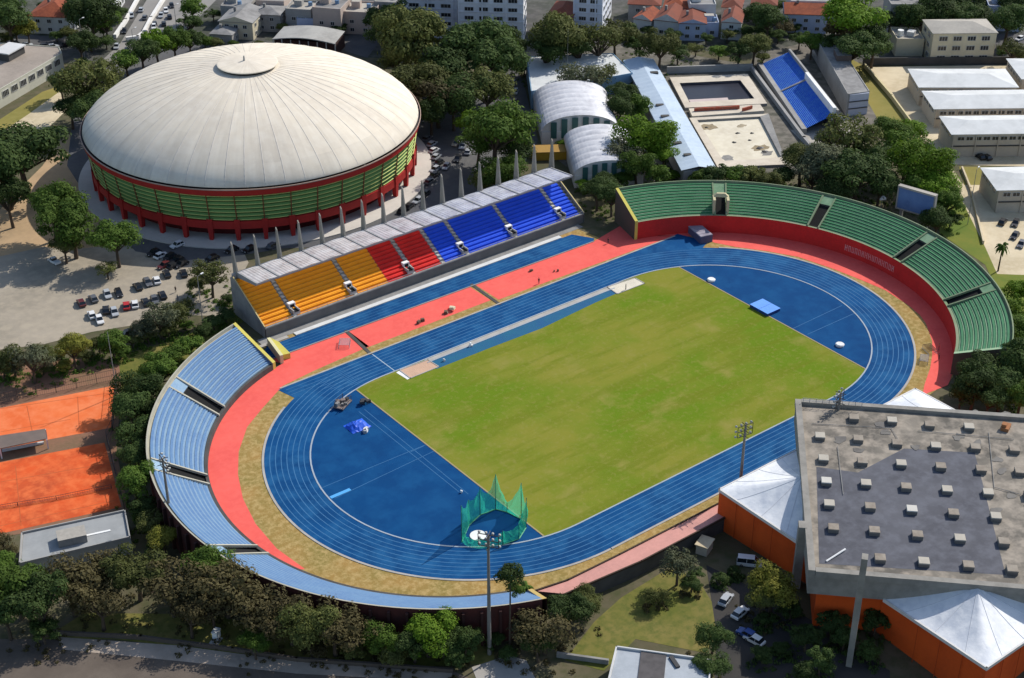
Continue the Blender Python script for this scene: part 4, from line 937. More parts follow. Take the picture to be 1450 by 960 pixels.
# tilted blue bank of seats by the pools
t = thing('poolside_stand', 'tilted bank of worn blue seats beside the pools', 'grandstand', (165, 95, 0))
lo0, lo1 = G(1076, 92, 1.0), G(1138, 184, 1.0); hi0, hi1 = G(1118, 74, 6.5), G(1186, 160, 6.5)
M_bseat = mat('worn_blue_bank', (.02, .125, .60), .8, (.03, .15, .55), .25, .7, c3=(.08, .25, .60), sc3=.9, amt3=.7)
q = MB(); n = 22; rows = []
for k in range(n+1):
    u = k/n; a, b_ = lo0.lerp(hi0, u), lo1.lerp(hi1, u)
    for zz in (0, 5.5/n):
        rows.append([(a.lerp(b_, v/8).x, a.lerp(b_, v/8).y, a.z+zz) for v in range(9)])
q.grid(rows, M_bseat); q.build('seat_bank', t)
for v in (.45,):
    q = MB()
    for k in range(n+1):
        u = k/n; a, b_ = lo0.lerp(hi0, u), lo1.lerp(hi1, u); c = a.lerp(b_, v); q.box((c.x, c.y, c.z-.2), (1.0, .6, .5), M_gwall, .9)
    q.build('aisle', t)
q = MB(); q.wall([(hi0.x, hi0.y), (hi1.x, hi1.y)], 0, 7.6, .7, M_gwall); q.wall([(lo0.x, lo0.y), (lo1.x, lo1.y)], 0, 1.7, 1.6, M_gwall); q.build('frame_wall', t)
a, b_ = hi0.lerp(hi1, .42), hi0.lerp(hi1, .97); q = MB(); q.wall([(a.x-1.2, a.y-.2), (b_.x-1.2, b_.y-.2)], 4, 8.2, 1.1, M_white); q.build('press_box', t)
sheet('stand_apron', [(1120, 185), (1190, 158), (1215, 180), (1150, 215)], .05, M_croof)
# long block with white end
poly = at([(1160, 62), (1184, 58), (1231, 130), (1201, 134)], 7.5)
t = building('changing_block', 'long grey roofed block with white end wall behind the blue seats', 'building', poly, 7.5, M_gwall, M_groof, 'flat', parapet=.25)
a, b_ = G(1203, 134, 7.2), G(1230, 131, 7.2); q = MB(); d = (b_-a).normalized(); m_ = (a+b_)/2; q.box((m_.x-.3, m_.y-.4, 0), ((b_-a).length, .5, 7.4), mat('bluish_white_end', (.50, .52, .60), .9), math.atan2(d.y, d.x)); 
for k in (2.4, 4.8): q.box((m_.x-.55, m_.y-.65, k), ((b_-a).length, .3, .3), M_darkcon, math.atan2(d.y, d.x))
q.build('end_wall', t)
c = G(1193, 80, 8); q = MB(); q.box((c.x, c.y, 7.5), (6.5, 5, 2.0), mat('brown_box', (.12, .09, .08), .9), .9, M_groof); q.build('roof_box', t)
garden_wall('narrow dark wall running beside the long grey roofed block', [(1156, 66), (1205, 150)], 2.2, 1.2, M_darkcon)
garden_wall('second narrow grey wall between blue seats and long grey block', [(1150, 76), (1196, 158)], 1.5, .8, M_gwall)

# scoreboard
a, b_ = G(1270, 292, 6.5), G(1321, 307, 6.5); d = (b_-a).normalized(); L = (b_-a).length; n = Vector((d.y, -d.x, 0)); n = n if n.dot(FW) < 0 else -n
t = thing('scoreboard', 'large faded blue scoreboard on posts above the green stand', 'scoreboard', ((a.x+b_.x)/2, (a.y+b_.y)/2, 0)); m_ = (a+b_)/2; az = math.atan2(d.y, d.x)
q = MB(); q.box((m_.x, m_.y, 6.5), (L, 1.0, 6.2), mat('board_blue', (.12, .21, .42), .7, (.09, .16, .34), .3, .8, c3=(.18, .28, .48)), az); q.build('panel', t)
q = MB()
for s in (-L/2, L/2-.0): q.box((m_.x+d.x*s, m_.y+d.y*s, 6.3), (.4, 1.3, 6.6), M_gwall, az)
q.box((m_.x, m_.y, 12.7), (L+.4, 1.5, .5), M_croof, az); q.box((m_.x, m_.y, 6.1), (L+.4, 1.3, .4), M_gwall, az); q.build('frame', t)
for s in (-L*.36, L*.36): q = MB(); q.box((m_.x+d.x*s, m_.y+d.y*s, 0), (.8, .8, 6.2), M_greycon, az); q.build('post', t)

# building by the clay courts, shelter, courts, low building at the bottom
t = building('clubhouse', 'grey flat roofed clubhouse at the end of the clay courts', 'building', at([(30, 756), (178, 724), (185, 762), (27, 800)], 4), 4, M_gwall, mat('grey_roof_sheet', (.30, .31, .31), .85, (.24, .25, .25), .15, .9, c3=(.36, .37, .37), sc3=.5), 'flat', parapet=.5)
c = G(102, 762, 4.5); q = MB(); az = math.atan2(G(178, 724, 4).y-G(30, 756, 4).y, G(178, 724, 4).x-G(30, 756, 4).x); q.box((c.x, c.y, 4.05), (5.6, 3.6, 1.8), M_greycon, az, M_croof); q.build('roof_box', t)
q = MB(); c = G(135, 755, 4.2); q.box((c.x, c.y, 4.06), (6, .5, .12), M_white, az); q.build('roof_pipe', t)
M_clay = mat('clay_court', (.66, .095, .02), 1, (.46, .075, .022), .10, 1.0, c3=(.76, .17, .05), sc3=.35, amt3=.7)
sheet('court_surround', [(-40, 528), (100, 508), (168, 512), (172, 545), (165, 640), (182, 722), (30, 756), (-60, 770)], .05, mat('brown_earth', (.24, .12, .075), 1, (.17, .11, .06), .12, .9))
cts = [([(-70, 592), (163, 546), (157, 606), (62, 624), (-80, 652)], 0), ([(-90, 672), (148, 627), (172, 718), (28, 750), (-90, 776)], 1)]
for pxs, k in cts: sheet('clay_court', pxs, .064, M_clay if k else mat('dusty_clay', (.74, .17, .05), 1, (.66, .12, .03), .1, .9, c3=(.78, .24, .10), sc3=.3, amt3=.6))
b = MB()
def wl(p, q_, m=mat('dusty_line', (.46, .10, .03), .9)): 
    a, c = G(*p), G(*q_); d = (c-a).normalized(); nn = Vector((-d.y, d.x, 0))*.09; b.face([(v.x, v.y, .07) for v in (a+nn, c+nn, c-nn, a-nn)], m)
for p, q_ in (((38, 575), (48, 622)), ((-40, 585), (160, 556)), ((0, 612), (100, 594)), ((22, 660), (30, 745)), ((-40, 690), (160, 655)), ((0, 745), (166, 708)), ((110, 562), (112, 605))): wl(p, q_)
struct('court_line', b)
M_net = mat('court_net', (.03, .03, .03), .9, alpha=.75)
def fence(label, pxs, h, step=4.0):
    p = [G(x, y) for x, y in pxs]; t = thing('court_fence', label, 'fence', tuple(p[0]))
    for a, c in zip(p, p[1:]):
        L = (c-a).length; n = max(1, int(L/step))
        for i in range(n+1):
            v = a.lerp(c, i/n); q = MB(); q.tube((v.x, v.y, 0), (v.x, v.y, h), .07, .07, M_dark, 5); q.build('post', t)
        q = MB()
        for z in (h, h*.5, .25): q.tube((a.x, a.y, z), (c.x, c.y, z), .045, .045, M_dark, 4)
        k = 0
        while k*.5 < L: v = a.lerp(c, k*.5/L); q.tube((v.x, v.y, .2), (v.x, v.y, h), .02, .02, M_dark, 3); k += 1
        q.build('mesh_lattice', t)
fence('dark mesh fence along the top of the upper clay court', [(-30, 578), (80, 556), (166, 538)], 3.0)
fence('dark mesh fence between court and dense green trees', [(166, 540), (160, 610), (152, 626), (176, 720)], 3.0)
fence('low dark fence dividing the lower clay court', [(-30, 726), (80, 708), (158, 692)], 1.1, 6)
# tennis shelter
t = thing('court_shelter', 'small grey roofed shelter between the two clay courts', 'shelter', tuple(G(33, 632)))
r_ = at([(-2, 618), (64, 608), (66, 622), (0, 636)], 2.6); q = MB(); q.prism(r_, 2.6, 2.8, mat('shelter_roof', (.17, .13, .11), .9, (.11, .09, .08), .3, .8), bottom=True); q.build('roof', t)
for p in r_: q = MB(); q.box((p[0], p[1], 0), (.25, .25, 2.6), M_wwall); q.build('post', t)
q = MB(); q.box((G(33, 634).x, G(33, 634).y, .1), (9, .5, .5), M_wwall, az); q.build('bench', t)
# kiosk at the very bottom
pk_ = at([(872, 917), (1008, 936), (1000, 1010), (852, 1000)], 4.5)
t = building('gatehouse', 'small flat roofed gatehouse with white roof edges and dark square hatch', 'building', pk_, 4.5, M_wwall, mat('white_grey_roof', (.36, .39, .42), .8, (.30, .33, .36), .2, .8), 'flat', parapet=.5)
hq = at([(908, 920), (944, 925), (936, 1004), (898, 1000)], 4.6); q = MB(); q.prism(hq, 4.56, 4.75, mat('dark_hatch', (.07, .065, .065), .9, (.11, .10, .10), .6, .8)); q.build('hatch', t)
c = G(955, 938, 4.6); q = MB(); q.box((c.x, c.y, 4.56), (.8, 3.0, .35), M_dark, az); q.build('roof_vent', t)
garden_wall('low brown kerb wall along the park road under the trees', [(70, 898), (200, 905), (330, 922), (420, 936), (640, 952)], .9, .5, mat('brown_wall', (.10, .08, .065), .9))
garden_wall('low grey wall beside the gatehouse lawn', [(790, 930), (860, 940)], 1.1, .5, M_greycon)
# ------------------------------------------------------------------ trees
def leafmat(name, c, c2, c3, trans=.30):
    m = bpy.data.materials.new(name); m.use_nodes = True; t = m.node_tree; b = t.nodes['Principled BSDF']; L = t.links.new
    b.inputs['Roughness'].default_value = .75; b.inputs['Specular IOR Level'].default_value = .15
    tc = t.nodes.new('ShaderNodeTexCoord'); n = t.nodes.new('ShaderNodeTexNoise'); n.inputs['Scale'].default_value = 2.3; n.inputs['Detail'].default_value = 3
    oi = t.nodes.new('ShaderNodeObjectInfo')
    ad = t.nodes.new('ShaderNodeVectorMath'); ad.operation = 'ADD'; L(tc.outputs['Object'], ad.inputs[0]); L(oi.outputs['Location'], ad.inputs[1]); L(ad.outputs[0], n.inputs['Vector'])
    geo = t.nodes.new('ShaderNodeNewGeometry')
    a = t.nodes.new('ShaderNodeMix'); a.data_type = 'RGBA'; a.inputs[6].default_value = (*c, 1); a.inputs[7].default_value = (*c2, 1)
    mr = t.nodes.new('ShaderNodeMapRange'); mr.inputs['From Min'].default_value = .4; mr.inputs['From Max'].default_value = .62; L(n.outputs['Fac'], mr.inputs[0]); L(mr.outputs[0], a.inputs[0])
    d = t.nodes.new('ShaderNodeMix'); d.data_type = 'RGBA'; L(a.outputs[2], d.inputs[6]); d.inputs[7].default_value = (*c3, 1)
    mu = t.nodes.new('ShaderNodeMath'); mu.operation = 'MULTIPLY'; L(geo.outputs['Random Per Island'], mu.inputs[0]); mu.inputs[1].default_value = .6; L(mu.outputs[0], d.inputs[0])
    hs = t.nodes.new('ShaderNodeHueSaturation'); L(d.outputs[2], hs.inputs['Color'])
    vr = t.nodes.new('ShaderNodeMapRange'); L(oi.outputs['Random'], vr.inputs[0]); vr.inputs['To Min'].default_value = .72; vr.inputs['To Max'].default_value = 1.3; L(vr.outputs[0], hs.inputs['Value'])
    L(hs.outputs[0], b.inputs['Base Color'])
    tr = t.nodes.new('ShaderNodeBsdfTranslucent'); L(hs.outputs[0], tr.inputs['Color'])
    mx = t.nodes.new('ShaderNodeMixShader'); mx.inputs[0].default_value = trans; L(b.outputs[0], mx.inputs[1]); L(tr.outputs[0], mx.inputs[2]); L(mx.outputs[0], t.nodes['Material Output'].inputs['Surface'])
    return m
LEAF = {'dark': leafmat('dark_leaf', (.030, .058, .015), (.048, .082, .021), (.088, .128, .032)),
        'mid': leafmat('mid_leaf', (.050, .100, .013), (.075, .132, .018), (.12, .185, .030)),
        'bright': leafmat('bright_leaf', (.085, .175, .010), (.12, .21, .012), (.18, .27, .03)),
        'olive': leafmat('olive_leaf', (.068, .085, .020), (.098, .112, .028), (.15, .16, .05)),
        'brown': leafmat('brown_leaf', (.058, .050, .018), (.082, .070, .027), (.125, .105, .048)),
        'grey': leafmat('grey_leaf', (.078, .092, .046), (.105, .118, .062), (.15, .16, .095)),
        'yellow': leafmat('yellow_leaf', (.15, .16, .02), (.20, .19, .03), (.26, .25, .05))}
M_bark = mat('bark', (.09, .065, .045), .95, (.06, .045, .032), 1.0, .8)
TW = {'dark': 'dark green', 'mid': 'mid green', 'bright': 'bright green', 'olive': 'olive green', 'brown': 'brownish green', 'grey': 'greyish green', 'yellow': 'yellowish green'}
def rand_dir(r):
    while True:
        v = Vector((r.uniform(-1, 1), r.uniform(-1, 1), r.uniform(-1, 1)))
        if .05 < v.length < 1: return v.normalized()
def make_tree(seed, nleaf, ls, sparse=False):
    r = random.Random(seed); lobes = []; ex = r.uniform(.86, 1.16)
    n = r.randint(14, 22)
    for i in range(n):
        a = r.uniform(0, 2*math.pi); e = r.uniform(-.35, 1.0); k = r.uniform(.40, .86)
        d = Vector((math.cos(a)*math.cos(e), math.sin(a)*math.cos(e), math.sin(e)*.8))
        lobes.append((Vector((0, 0, 1.12))+Vector((d.x*ex, d.y/ex, d.z))*k, r.uniform(.34, .44) if k < .6 else r.uniform(.16, .34)))
    lobes.append((Vector((r.uniform(-.1, .1), r.uniform(-.1, .1), 1.25)), .5))
    v, f = [], []
    tot = sum(l[1]**2 for l in lobes)
    for c, rad in lobes:
        m = int(nleaf*rad*rad/tot)
        fl = r.uniform(.62, .85)
        for _ in range(m):
            d = rand_dir(r)
            if d.z < -.25 and r.random() < .7: d.z = -d.z
            q = rad*(r.uniform(.55, 1.0)**.4 if r.random() < .82 else r.uniform(.95, 1.28))
            p = c+Vector((d.x, d.y, d.z*fl))*q
            nrm = (d*1.5+Vector((0, 0, .35))+rand_dir(r)*.75).normalized(); u = nrm.orthogonal().normalized(); w_ = nrm.cross(u); t = r.uniform(0, 6.3)
            u, w_ = u*math.cos(t)+w_*math.sin(t), w_*math.cos(t)-u*math.sin(t)
            s = ls*r.uniform(.6, 1.45); i = len(v)
            v += [tuple(p-u*s), tuple(p+w_*s*.55), tuple(p+u*s), tuple(p-w_*s*.55)]; f.append((i, i+1, i+2, i+3))
    me = bpy.data.meshes.new('crown'); me.from_pydata(v, [], f); me.materials.append(LEAF['mid']); me.update()
    b = MB(); top = Vector((r.uniform(-.06, .06), r.uniform(-.06, .06), .62)); b.tube((0, 0, -.05), top, .075, .05, M_bark, 7)
    for c, rad in lobes:
        mid = top.lerp(c, .55)+Vector((r.uniform(-.05, .05), r.uniform(-.05, .05), .05)); b.tube(top, mid, .034, .022, M_bark, 5); b.tube(mid, c+Vector((0, 0, rad*.3)), .022, .008, M_bark, 4)
        if sparse:
            for _ in range(4): b.tube(mid.lerp(c, r.random()), c+rand_dir(r)*rad*.9, .012, .004, M_bark, 3)
    return me, b.mesh('trunk')
BIG = [make_tree(100+i, 6500, .042) for i in range(5)]
MED = [make_tree(200+i, 3200, .060) for i in range(6)]
SPA = [make_tree(300+i, 2100, .050, True) for i in range(4)]
TP = []
def plant(cx, cy, rpx, tone, label, group, name='broadleaf_tree', cat='tree', low=False):
    kk = .95 if low else 1.15
    rm = 6.0; rpx *= 1.34 if rpx > 15 else 1.25
    for _ in range(5):
        p = G(cx, cy, rm*kk*(.72 if low else 1)); rm = rpx*(p-CAM).length/FPX
    sparse = tone in ('grey', 'brown') or (tone == 'olive' and rnd.random() < .4)
    lib = SPA if (sparse and rpx < 60 and rnd.random() < .8) else (BIG if rpx > 26 else MED)
    me, tm = rnd.choice(lib)
    for c_, ro, a0_, a1_ in ((BC, 66.4, bS-.05, bE+.05), (GC, 67.0, ge0-.05, ge1+.05)):     # keep clear of the stands
        v = Vector((p.x-c_[0], p.y-c_[1])); a_ = math.atan2(v.y, v.x)
        if c_ is BC: a_ = pa(a_)
        lim = ro+rm*.42
        if a0_ < a_ < a1_ and v.length < lim: v *= lim/v.length; p.x, p.y = c_[0]+v.x, c_[1]+v.y
    if 'low end of the blue' in (group or ''): p.x, p.y = G(cx, cy+34).x, G(cx, cy+34).y
    TP.append((p.x, p.y, rm, group or ''))
    t = thing(name, label, cat, (p.x, p.y, 0), group, rnd.uniform(0, 6.28))
    zs = (.72 if low else 1.0)*rnd.uniform(.86, 1.12)
    for nm, m in (('trunk', tm), ('crown', me)):
        o = bpy.data.objects.new(nm, m); COL.objects.link(o); o.parent = t; o.scale = (rm, rm, rm*zs)
        if nm == 'crown': o.material_slots[0].link = 'OBJECT'; o.material_slots[0].material = LEAF[tone]
    return t
GROVES = [
 ('beside the sandy lot in front of the dome', [(28, 205, 50, 'dark'), (4, 235, 42, 'dark'), (12, 285, 26, 'dark'), (72, 292, 34, 'mid'), (100, 318, 34, 'mid'), (90, 345, 20, 'olive'), (163, 338, 29, 'mid'), (152, 385, 14, 'olive')]),
 ('between the dome and the office lawn', [(118, 118, 34, 'olive'), (98, 150, 22, 'dark'), (140, 130, 26, 'olive'), (128, 158, 24, 'dark'), (112, 62, 20, 'dark'), (152, 100, 22, 'olive'), (86, 118, 16, 'dark')]),
 ('along the avenue behind the dome', [(178, 84, 19, 'mid'), (200, 74, 21, 'dark'), (222, 66, 19, 'bright'), (246, 60, 20, 'mid'), (268, 58, 16, 'dark'), (272, 12, 15, 'mid'), (268, 32, 15, 'dark'), (290, 60, 12, 'mid'), (305, 62, 10, 'olive')]),
 ('around the orange roofed house', [(12, 26, 26, 'dark'), (38, 42, 15, 'yellow'), (22, 46, 14, 'olive'), (128, 18, 30, 'dark'), (150, 30, 20, 'mid'), (110, 8, 20, 'dark'), (118, 90, 9, 'dark'), (2, 8, 16, 'mid'), (8, 55, 12, 'olive'), (62, 8, 8, 'dark')]),
 ('in the dense grove beside the dome', [(585, 62, 44, 'olive'), (548, 48, 26, 'dark'), (590, 108, 40, 'olive'), (620, 132, 34, 'brown'), (640, 84, 40, 'dark'), (672, 56, 46, 'dark'), (700, 88, 36, 'dark'), (660, 122, 34, 'dark'), (690, 128, 32, 'olive'), (572, 32, 26, 'dark'), (610, 158, 24, 'dark'), (642, 148, 26, 'dark'), (718, 62, 26, 'dark'), (560, 82, 20, 'olive')]),
 ('in the clump beside the larger vault', [(700, 184, 46, 'mid'), (676, 198, 26, 'mid'), (732, 206, 24, 'dark'), (705, 246, 26, 'mid'), (686, 256, 18, 'olive'), (728, 236, 20, 'mid'), (666, 176, 18, 'bright'), (752, 262, 14, 'olive'), (742, 180, 14, 'olive')]),
 ('behind the white gymnasium', [(772, 74, 26, 'dark'), (795, 55, 34, 'olive'), (820, 72, 22, 'dark'), (846, 58, 30, 'olive'), (872, 48, 24, 'olive'), (742, 96, 14, 'dark'), (905, 62, 18, 'dark'), (934, 68, 24, 'olive'), (960, 80, 14, 'dark')]),
 ('between the gymnasium and the long blue roof', [(822, 106, 25, 'grey'), (798, 108, 13, 'olive'), (852, 104, 18, 'olive'), (880, 130, 20, 'dark'), (894, 116, 10, 'dark'), (878, 150, 20, 'dark'), (905, 152, 16, 'mid')]),
 ('in the bright clump over the smaller vault', [(916, 190, 34, 'bright'), (884, 214, 26, 'grey'), (940, 216, 20, 'bright'), (902, 236, 20, 'mid'), (930, 246, 16, 'mid'), (866, 234, 15, 'grey'), (954, 248, 10, 'bright'), (862, 198, 10, 'grey'), (800, 204, 11, 'bright')]),
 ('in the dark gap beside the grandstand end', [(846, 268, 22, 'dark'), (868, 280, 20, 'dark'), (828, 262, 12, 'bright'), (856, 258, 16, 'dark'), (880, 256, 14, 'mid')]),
 ('behind the back rim of the green stand', [(992, 248, 15, 'mid'), (1016, 246, 17, 'dark'), (1040, 252, 16, 'mid'), (1064, 250, 17, 'olive'), (1088, 256, 17, 'olive'), (1110, 248, 16, 'dark')]),
 ('in the big dark clump by the scoreboard', [(1136, 226, 26, 'olive'), (1152, 248, 24, 'grey'), (1178, 226, 34, 'grey'), (1200, 204, 34, 'olive'), (1216, 240, 38, 'dark'), (1188, 262, 26, 'dark'), (1240, 218, 30, 'dark'), (1246, 262, 24, 'dark'), (1172, 196, 18, 'grey')]),
 ('in the green row beside the school path', [(1264, 182, 24, 'mid'), (1290, 182, 18, 'bright'), (1284, 216, 26, 'mid'), (1306, 234, 34, 'bright'), (1330, 262, 26, 'bright'), (1340, 286, 20, 'mid'), (1328, 312, 20, 'dark'), (1302, 262, 22, 'mid'), (1346, 312, 14, 'dark')]),
 ('around the long grey block behind the pools', [(1214, 24, 38, 'bright'), (1206, 62, 30, 'dark'), (1238, 60, 24, 'dark'), (1176, 66, 16, 'dark'), (1150, 60, 16, 'mid'), (1132, 58, 14, 'dark'), (1250, 30, 18, 'dark'), (1186, 46, 18, 'brown')]),
 ('along the far street below the red roofs', [(890, 44, 12, 'dark'), (900, 52, 10, 'olive'), (952, 52, 12, 'dark'), (972, 46, 9, 'dark'), (1030, 52, 11, 'olive'), (1055, 44, 14, 'dark'), (1078, 46, 14, 'dark'), (1100, 8, 14, 'dark'), (1186, 12, 12, 'dark'), (1110, 40, 14, 'brown'), (1126, 40, 10, 'dark')]),
 ('between the far grey houses', [(302, 22, 10, 'dark'), (358, 40, 8, 'dark'), (400, 40, 8, 'olive'), (480, 40, 12, 'dark'), (535, 30, 18, 'dark'), (552, 66, 12, 'dark'), (330, 62, 7, 'mid'), (365, 62, 7, 'olive'), (452, 26, 6, 'dark')]),
 ('beside the long avenue wall', [(150, 60, 12, 'dark'), (128, 62, 14, 'dark'), (96, 48, 12, 'olive'), (80, 52, 9, 'dark'), (168, 20, 12, 'dark'), (146, 44, 12, 'mid')]),
 ('among the houses behind the pools', [(1068, 62, 20, 'olive'), (1046, 72, 17, 'dark'), (1018, 74, 14, 'mid'), (1090, 28, 22, 'dark'), (1072, 18, 16, 'dark'), (1102, 52, 12, 'dark'), (985, 70, 12, 'olive'), (1000, 56, 9, 'dark'), (918, 44, 10, 'dark'), (1080, 84, 10, 'olive')]),
 ('added to darken the shaded top corner', [(1294, 24, 22, 'dark'), (1326, 16, 26, 'dark'), (1360, 20, 24, 'dark'), (1392, 22, 22, 'dark'), (1428, 26, 24, 'dark'), (1300, 4, 20, 'dark'), (1345, 2, 22, 'dark'), (1440, 6, 22, 'dark'), (1380, 0, 20, 'dark')]),  # dark trees put in to stand for an area of shade
 ('beside the cream apartment house', [(1436, 70, 17, 'olive'), (1420, 74, 10, 'dark'), (1320, 78, 7, 'mid'), (1450, 84, 12, 'olive')]),
 ('below the outer end of the green stand', [(1442, 412, 17, 'bright'), (1436, 440, 18, 'bright'), (1450, 462, 22, 'mid'), (1424, 508, 26, 'dark'), (1444, 520, 28, 'dark'), (1396, 522, 24, 'dark'), (1420, 545, 28, 'dark'), (1380, 548, 26, 'dark'), (1446, 560, 22, 'mid'), (1400, 568, 20, 'dark'), (1362, 560, 16, 'dark')]),
 ('along the outer wall of the blue stand', [(268, 486, 16, 'mid'), (288, 470, 12, 'dark'), (246, 500, 16, 'mid'), (222, 524, 25, 'mid'), (196, 548, 27, 'dark'), (186, 580, 24, 'dark'), (192, 610, 22, 'dark'), (196, 645, 20, 'dark'), (190, 682, 25, 'mid'), (206, 716, 18, 'dark'), (212, 738, 18, 'olive'), (232, 762, 20, 'yellow'), (212, 580, 18, 'dark')]),
 ('on the strip between the parking lot and the clay', [(60, 520, 14, 'olive'), (120, 505, 12, 'olive'), (170, 500, 12, 'mid'), (210, 478, 12, 'olive'), (238, 470, 12, 'olive'), (262, 460, 10, 'mid'), (20, 525, 12, 'grey'), (90, 520, 10, 'yellow'), (262, 432, 12, 'olive')]),
 ('along the lower edge of the parking lot', [(226, 452, 21, 'grey'), (246, 444, 18, 'olive'), (202, 462, 16, 'grey'), (158, 482, 17, 'mid'), (140, 490, 14, 'olive'), (104, 496, 21, 'yellow'), (78, 506, 14, 'olive'), (44, 512, 23, 'grey'), (18, 508, 18, 'olive'), (60, 494, 12, 'olive'), (4, 522, 14, 'olive'), (186, 484, 12, 'olive')]),
 ('beside the near corner of the grandstand', [(298, 390, 23, 'olive'), (282, 404, 14, 'olive'), (302, 456, 14, 'dark'), (320, 448, 13, 'dark'), (322, 424, 10, 'dark')]),
 ('in the shady belt below the clubhouse', [(20, 826, 40, 'mid'), (60, 856, 36, 'dark'), (98, 826, 37, 'brown'), (140, 812, 30, 'brown'), (140, 852, 33, 'brown'), (192, 806, 36, 'olive'), (268, 872, 26, 'brown'), (300, 860, 26, 'brown'), (240, 826, 38, 'brown'), (288, 806, 33, 'mid'), (8, 868, 30, 'dark')]),
 ('under the low blue stand end', [(318, 826, 40, 'brown'), (364, 858, 35, 'brown'), (410, 872, 35, 'brown'), (440, 892, 32, 'olive'), (472, 886, 36, 'brown'), (512, 896, 26, 'brown'), (360, 910, 20, 'mid'), (392, 838, 22, 'brown'), (540, 906, 22, 'mid')]),
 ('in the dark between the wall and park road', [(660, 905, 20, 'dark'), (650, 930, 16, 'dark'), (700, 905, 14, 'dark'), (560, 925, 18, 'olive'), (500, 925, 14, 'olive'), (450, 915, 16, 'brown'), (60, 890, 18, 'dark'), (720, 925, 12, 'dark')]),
 ('around the foot of the floodlight mast', [(606, 884, 34, 'bright'), (586, 908, 26, 'dark'), (628, 904, 24, 'dark'), (744, 888, 20, 'grey'), (772, 886, 34, 'brown'), (806, 868, 28, 'dark'), (830, 848, 20, 'olive'), (762, 912, 22, 'dark')]),
 ('on the lawn slope by the orange hall', [(960, 802, 22, 'grey'), (930, 842, 15, 'olive'), (1010, 902, 20, 'dark'), (1094, 832, 29, 'yellow'), (1078, 854, 20, 'olive'), (1008, 938, 22, 'dark'), (980, 830, 12, 'dark'), (984, 812, 12, 'dark')]),
 ('in the deep shade of the hall', [(1085, 880, 12, 'dark'), (1080, 930, 14, 'dark'), (1140, 950, 15, 'dark'), (1195, 905, 15, 'dark'), (1020, 820, 10, 'dark'), (1040, 810, 9, 'dark'), (1142, 900, 19, 'dark'), (1180, 880, 19, 'dark'), (1240, 880, 17, 'dark'), (1162, 936, 17, 'dark'), (1120, 860, 15, 'dark'), (1230, 920, 15, 'dark'), (1105, 920, 12, 'dark')]),  # some of these dark trees are added to deepen the yard's shade
 ('at the corner by the clubhouse', [(6, 772, 20, 'brown'), (2, 800, 22, 'mid')])]
for place, L in GROVES:
    order = sorted(range(len(L)), key=lambda i: (L[i][0], L[i][1]))
    for k, i in enumerate(order):
        cx, cy, r_, tone = L[i]
        small = r_ < 15
        lab = '%s %s %s, %s from left' % (TW[tone], 'bush' if small else 'tree', place, ORD[k])
        plant(cx, cy, r_, tone, lab, 'trees '+place, low=small)
# low undergrowth between the trunks
def undergrowth(words, leaf, n, seed):
    r = random.Random(seed); T = [t for t in TP if any(w_ in t[3] for w_ in words)]; v, f = [], []
    for _ in range(n):
        x, y, rm, _g = r.choice(T); a = r.uniform(0, 6.283); d = rm*r.uniform(.3, 1.25); cx, cy = x+d*math.cos(a), y+d*math.sin(a)
        if any(math.hypot(cx-c_[0], cy-c_[1]) < ro for c_, ro in ((BC, 66.9), (GC, 67.5))): continue
        s0 = r.uniform(.35, .95)
        for k in range(26):
            e = rand_dir(r); e.z = abs(e.z); p = Vector((cx, cy, 0))+e*s0*r.uniform(.5, 1); nrm = (e+rand_dir(r)*.6).normalized(); u = nrm.orthogonal().normalized(); w_ = nrm.cross(u); q_ = .24*s0+.06; i = len(v)
            v += [tuple(p-u*q_), tuple(p+w_*q_*.6), tuple(p+u*q_), tuple(p-w_*q_*.6)]; f.append((i, i+1, i+2, i+3))
    me = bpy.data.meshes.new('undergrowth'); me.from_pydata(v, [], f); me.materials.append(LEAF[leaf]); o = bpy.data.objects.new('undergrowth', me); COL.objects.link(o); o['kind'] = 'stuff'
undergrowth(('clubhouse', 'low blue', 'floodlight', 'wall and park', 'lawn slope'), 'brown', 450, 1)
undergrowth(('outer wall of the blue', 'strip between', 'lower edge', 'near corner'), 'mid', 700, 2)
undergrowth(('scoreboard', 'school path', 'back rim', 'dark gap', 'outer end', 'bright clump', 'gymnasium'), 'mid', 900, 3)
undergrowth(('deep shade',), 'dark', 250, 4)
# palms
def palm(cx, cy, top, s, label):
    b0 = G(cx, cy); h = 2.0
    while S((b0.x, b0.y, h))[1] > top and h < 30: h += .1
    t = thing('palm_tree', label, 'palm', tuple(b0)); q = MB(); q.tube((b0.x, b0.y, 0), (b0.x+.2, b0.y, h), .24, .16, M_bark, 7); q.build('trunk', t)
    q = MB(); r = random.Random(int(cx))
    for k in range(26):
        a = r.uniform(0, 6.28); e = r.uniform(-.3, 1.1); L = s*r.uniform(.8, 1.1); prev = None
        for i in range(8):
            u = i/7; rr = L*u*math.cos(e*.8)*(1-.12*u); z = h+L*(u*math.sin(e)-.75*u*u); w_ = .42*s/3*(math.sin(math.pi*(.12+.86*u)))
            c = (b0.x+.2+rr*math.cos(a), b0.y+rr*math.sin(a)); row = [(c[0]-w_*math.sin(a), c[1]+w_*math.cos(a), z-.25*w_), (c[0], c[1], z+.1), (c[0]+w_*math.sin(a), c[1]-w_*math.cos(a), z-.25*w_)]
            if prev: q.grid([prev, row], LEAF['mid'])
            prev = row
    q.build('crown', t)
b0 = G(722, 918); t = thing('slender_tree', 'slender leafy tree with ragged crown beside the floodlight mast and stand end', 'tree', (b0.x, b0.y, 0)); me, tm = MED[2]
q = MB(); q.tube(b0, b0+Vector((.2, .1, 16.5)), .24, .12, M_bark, 7); q.build('trunk', t)
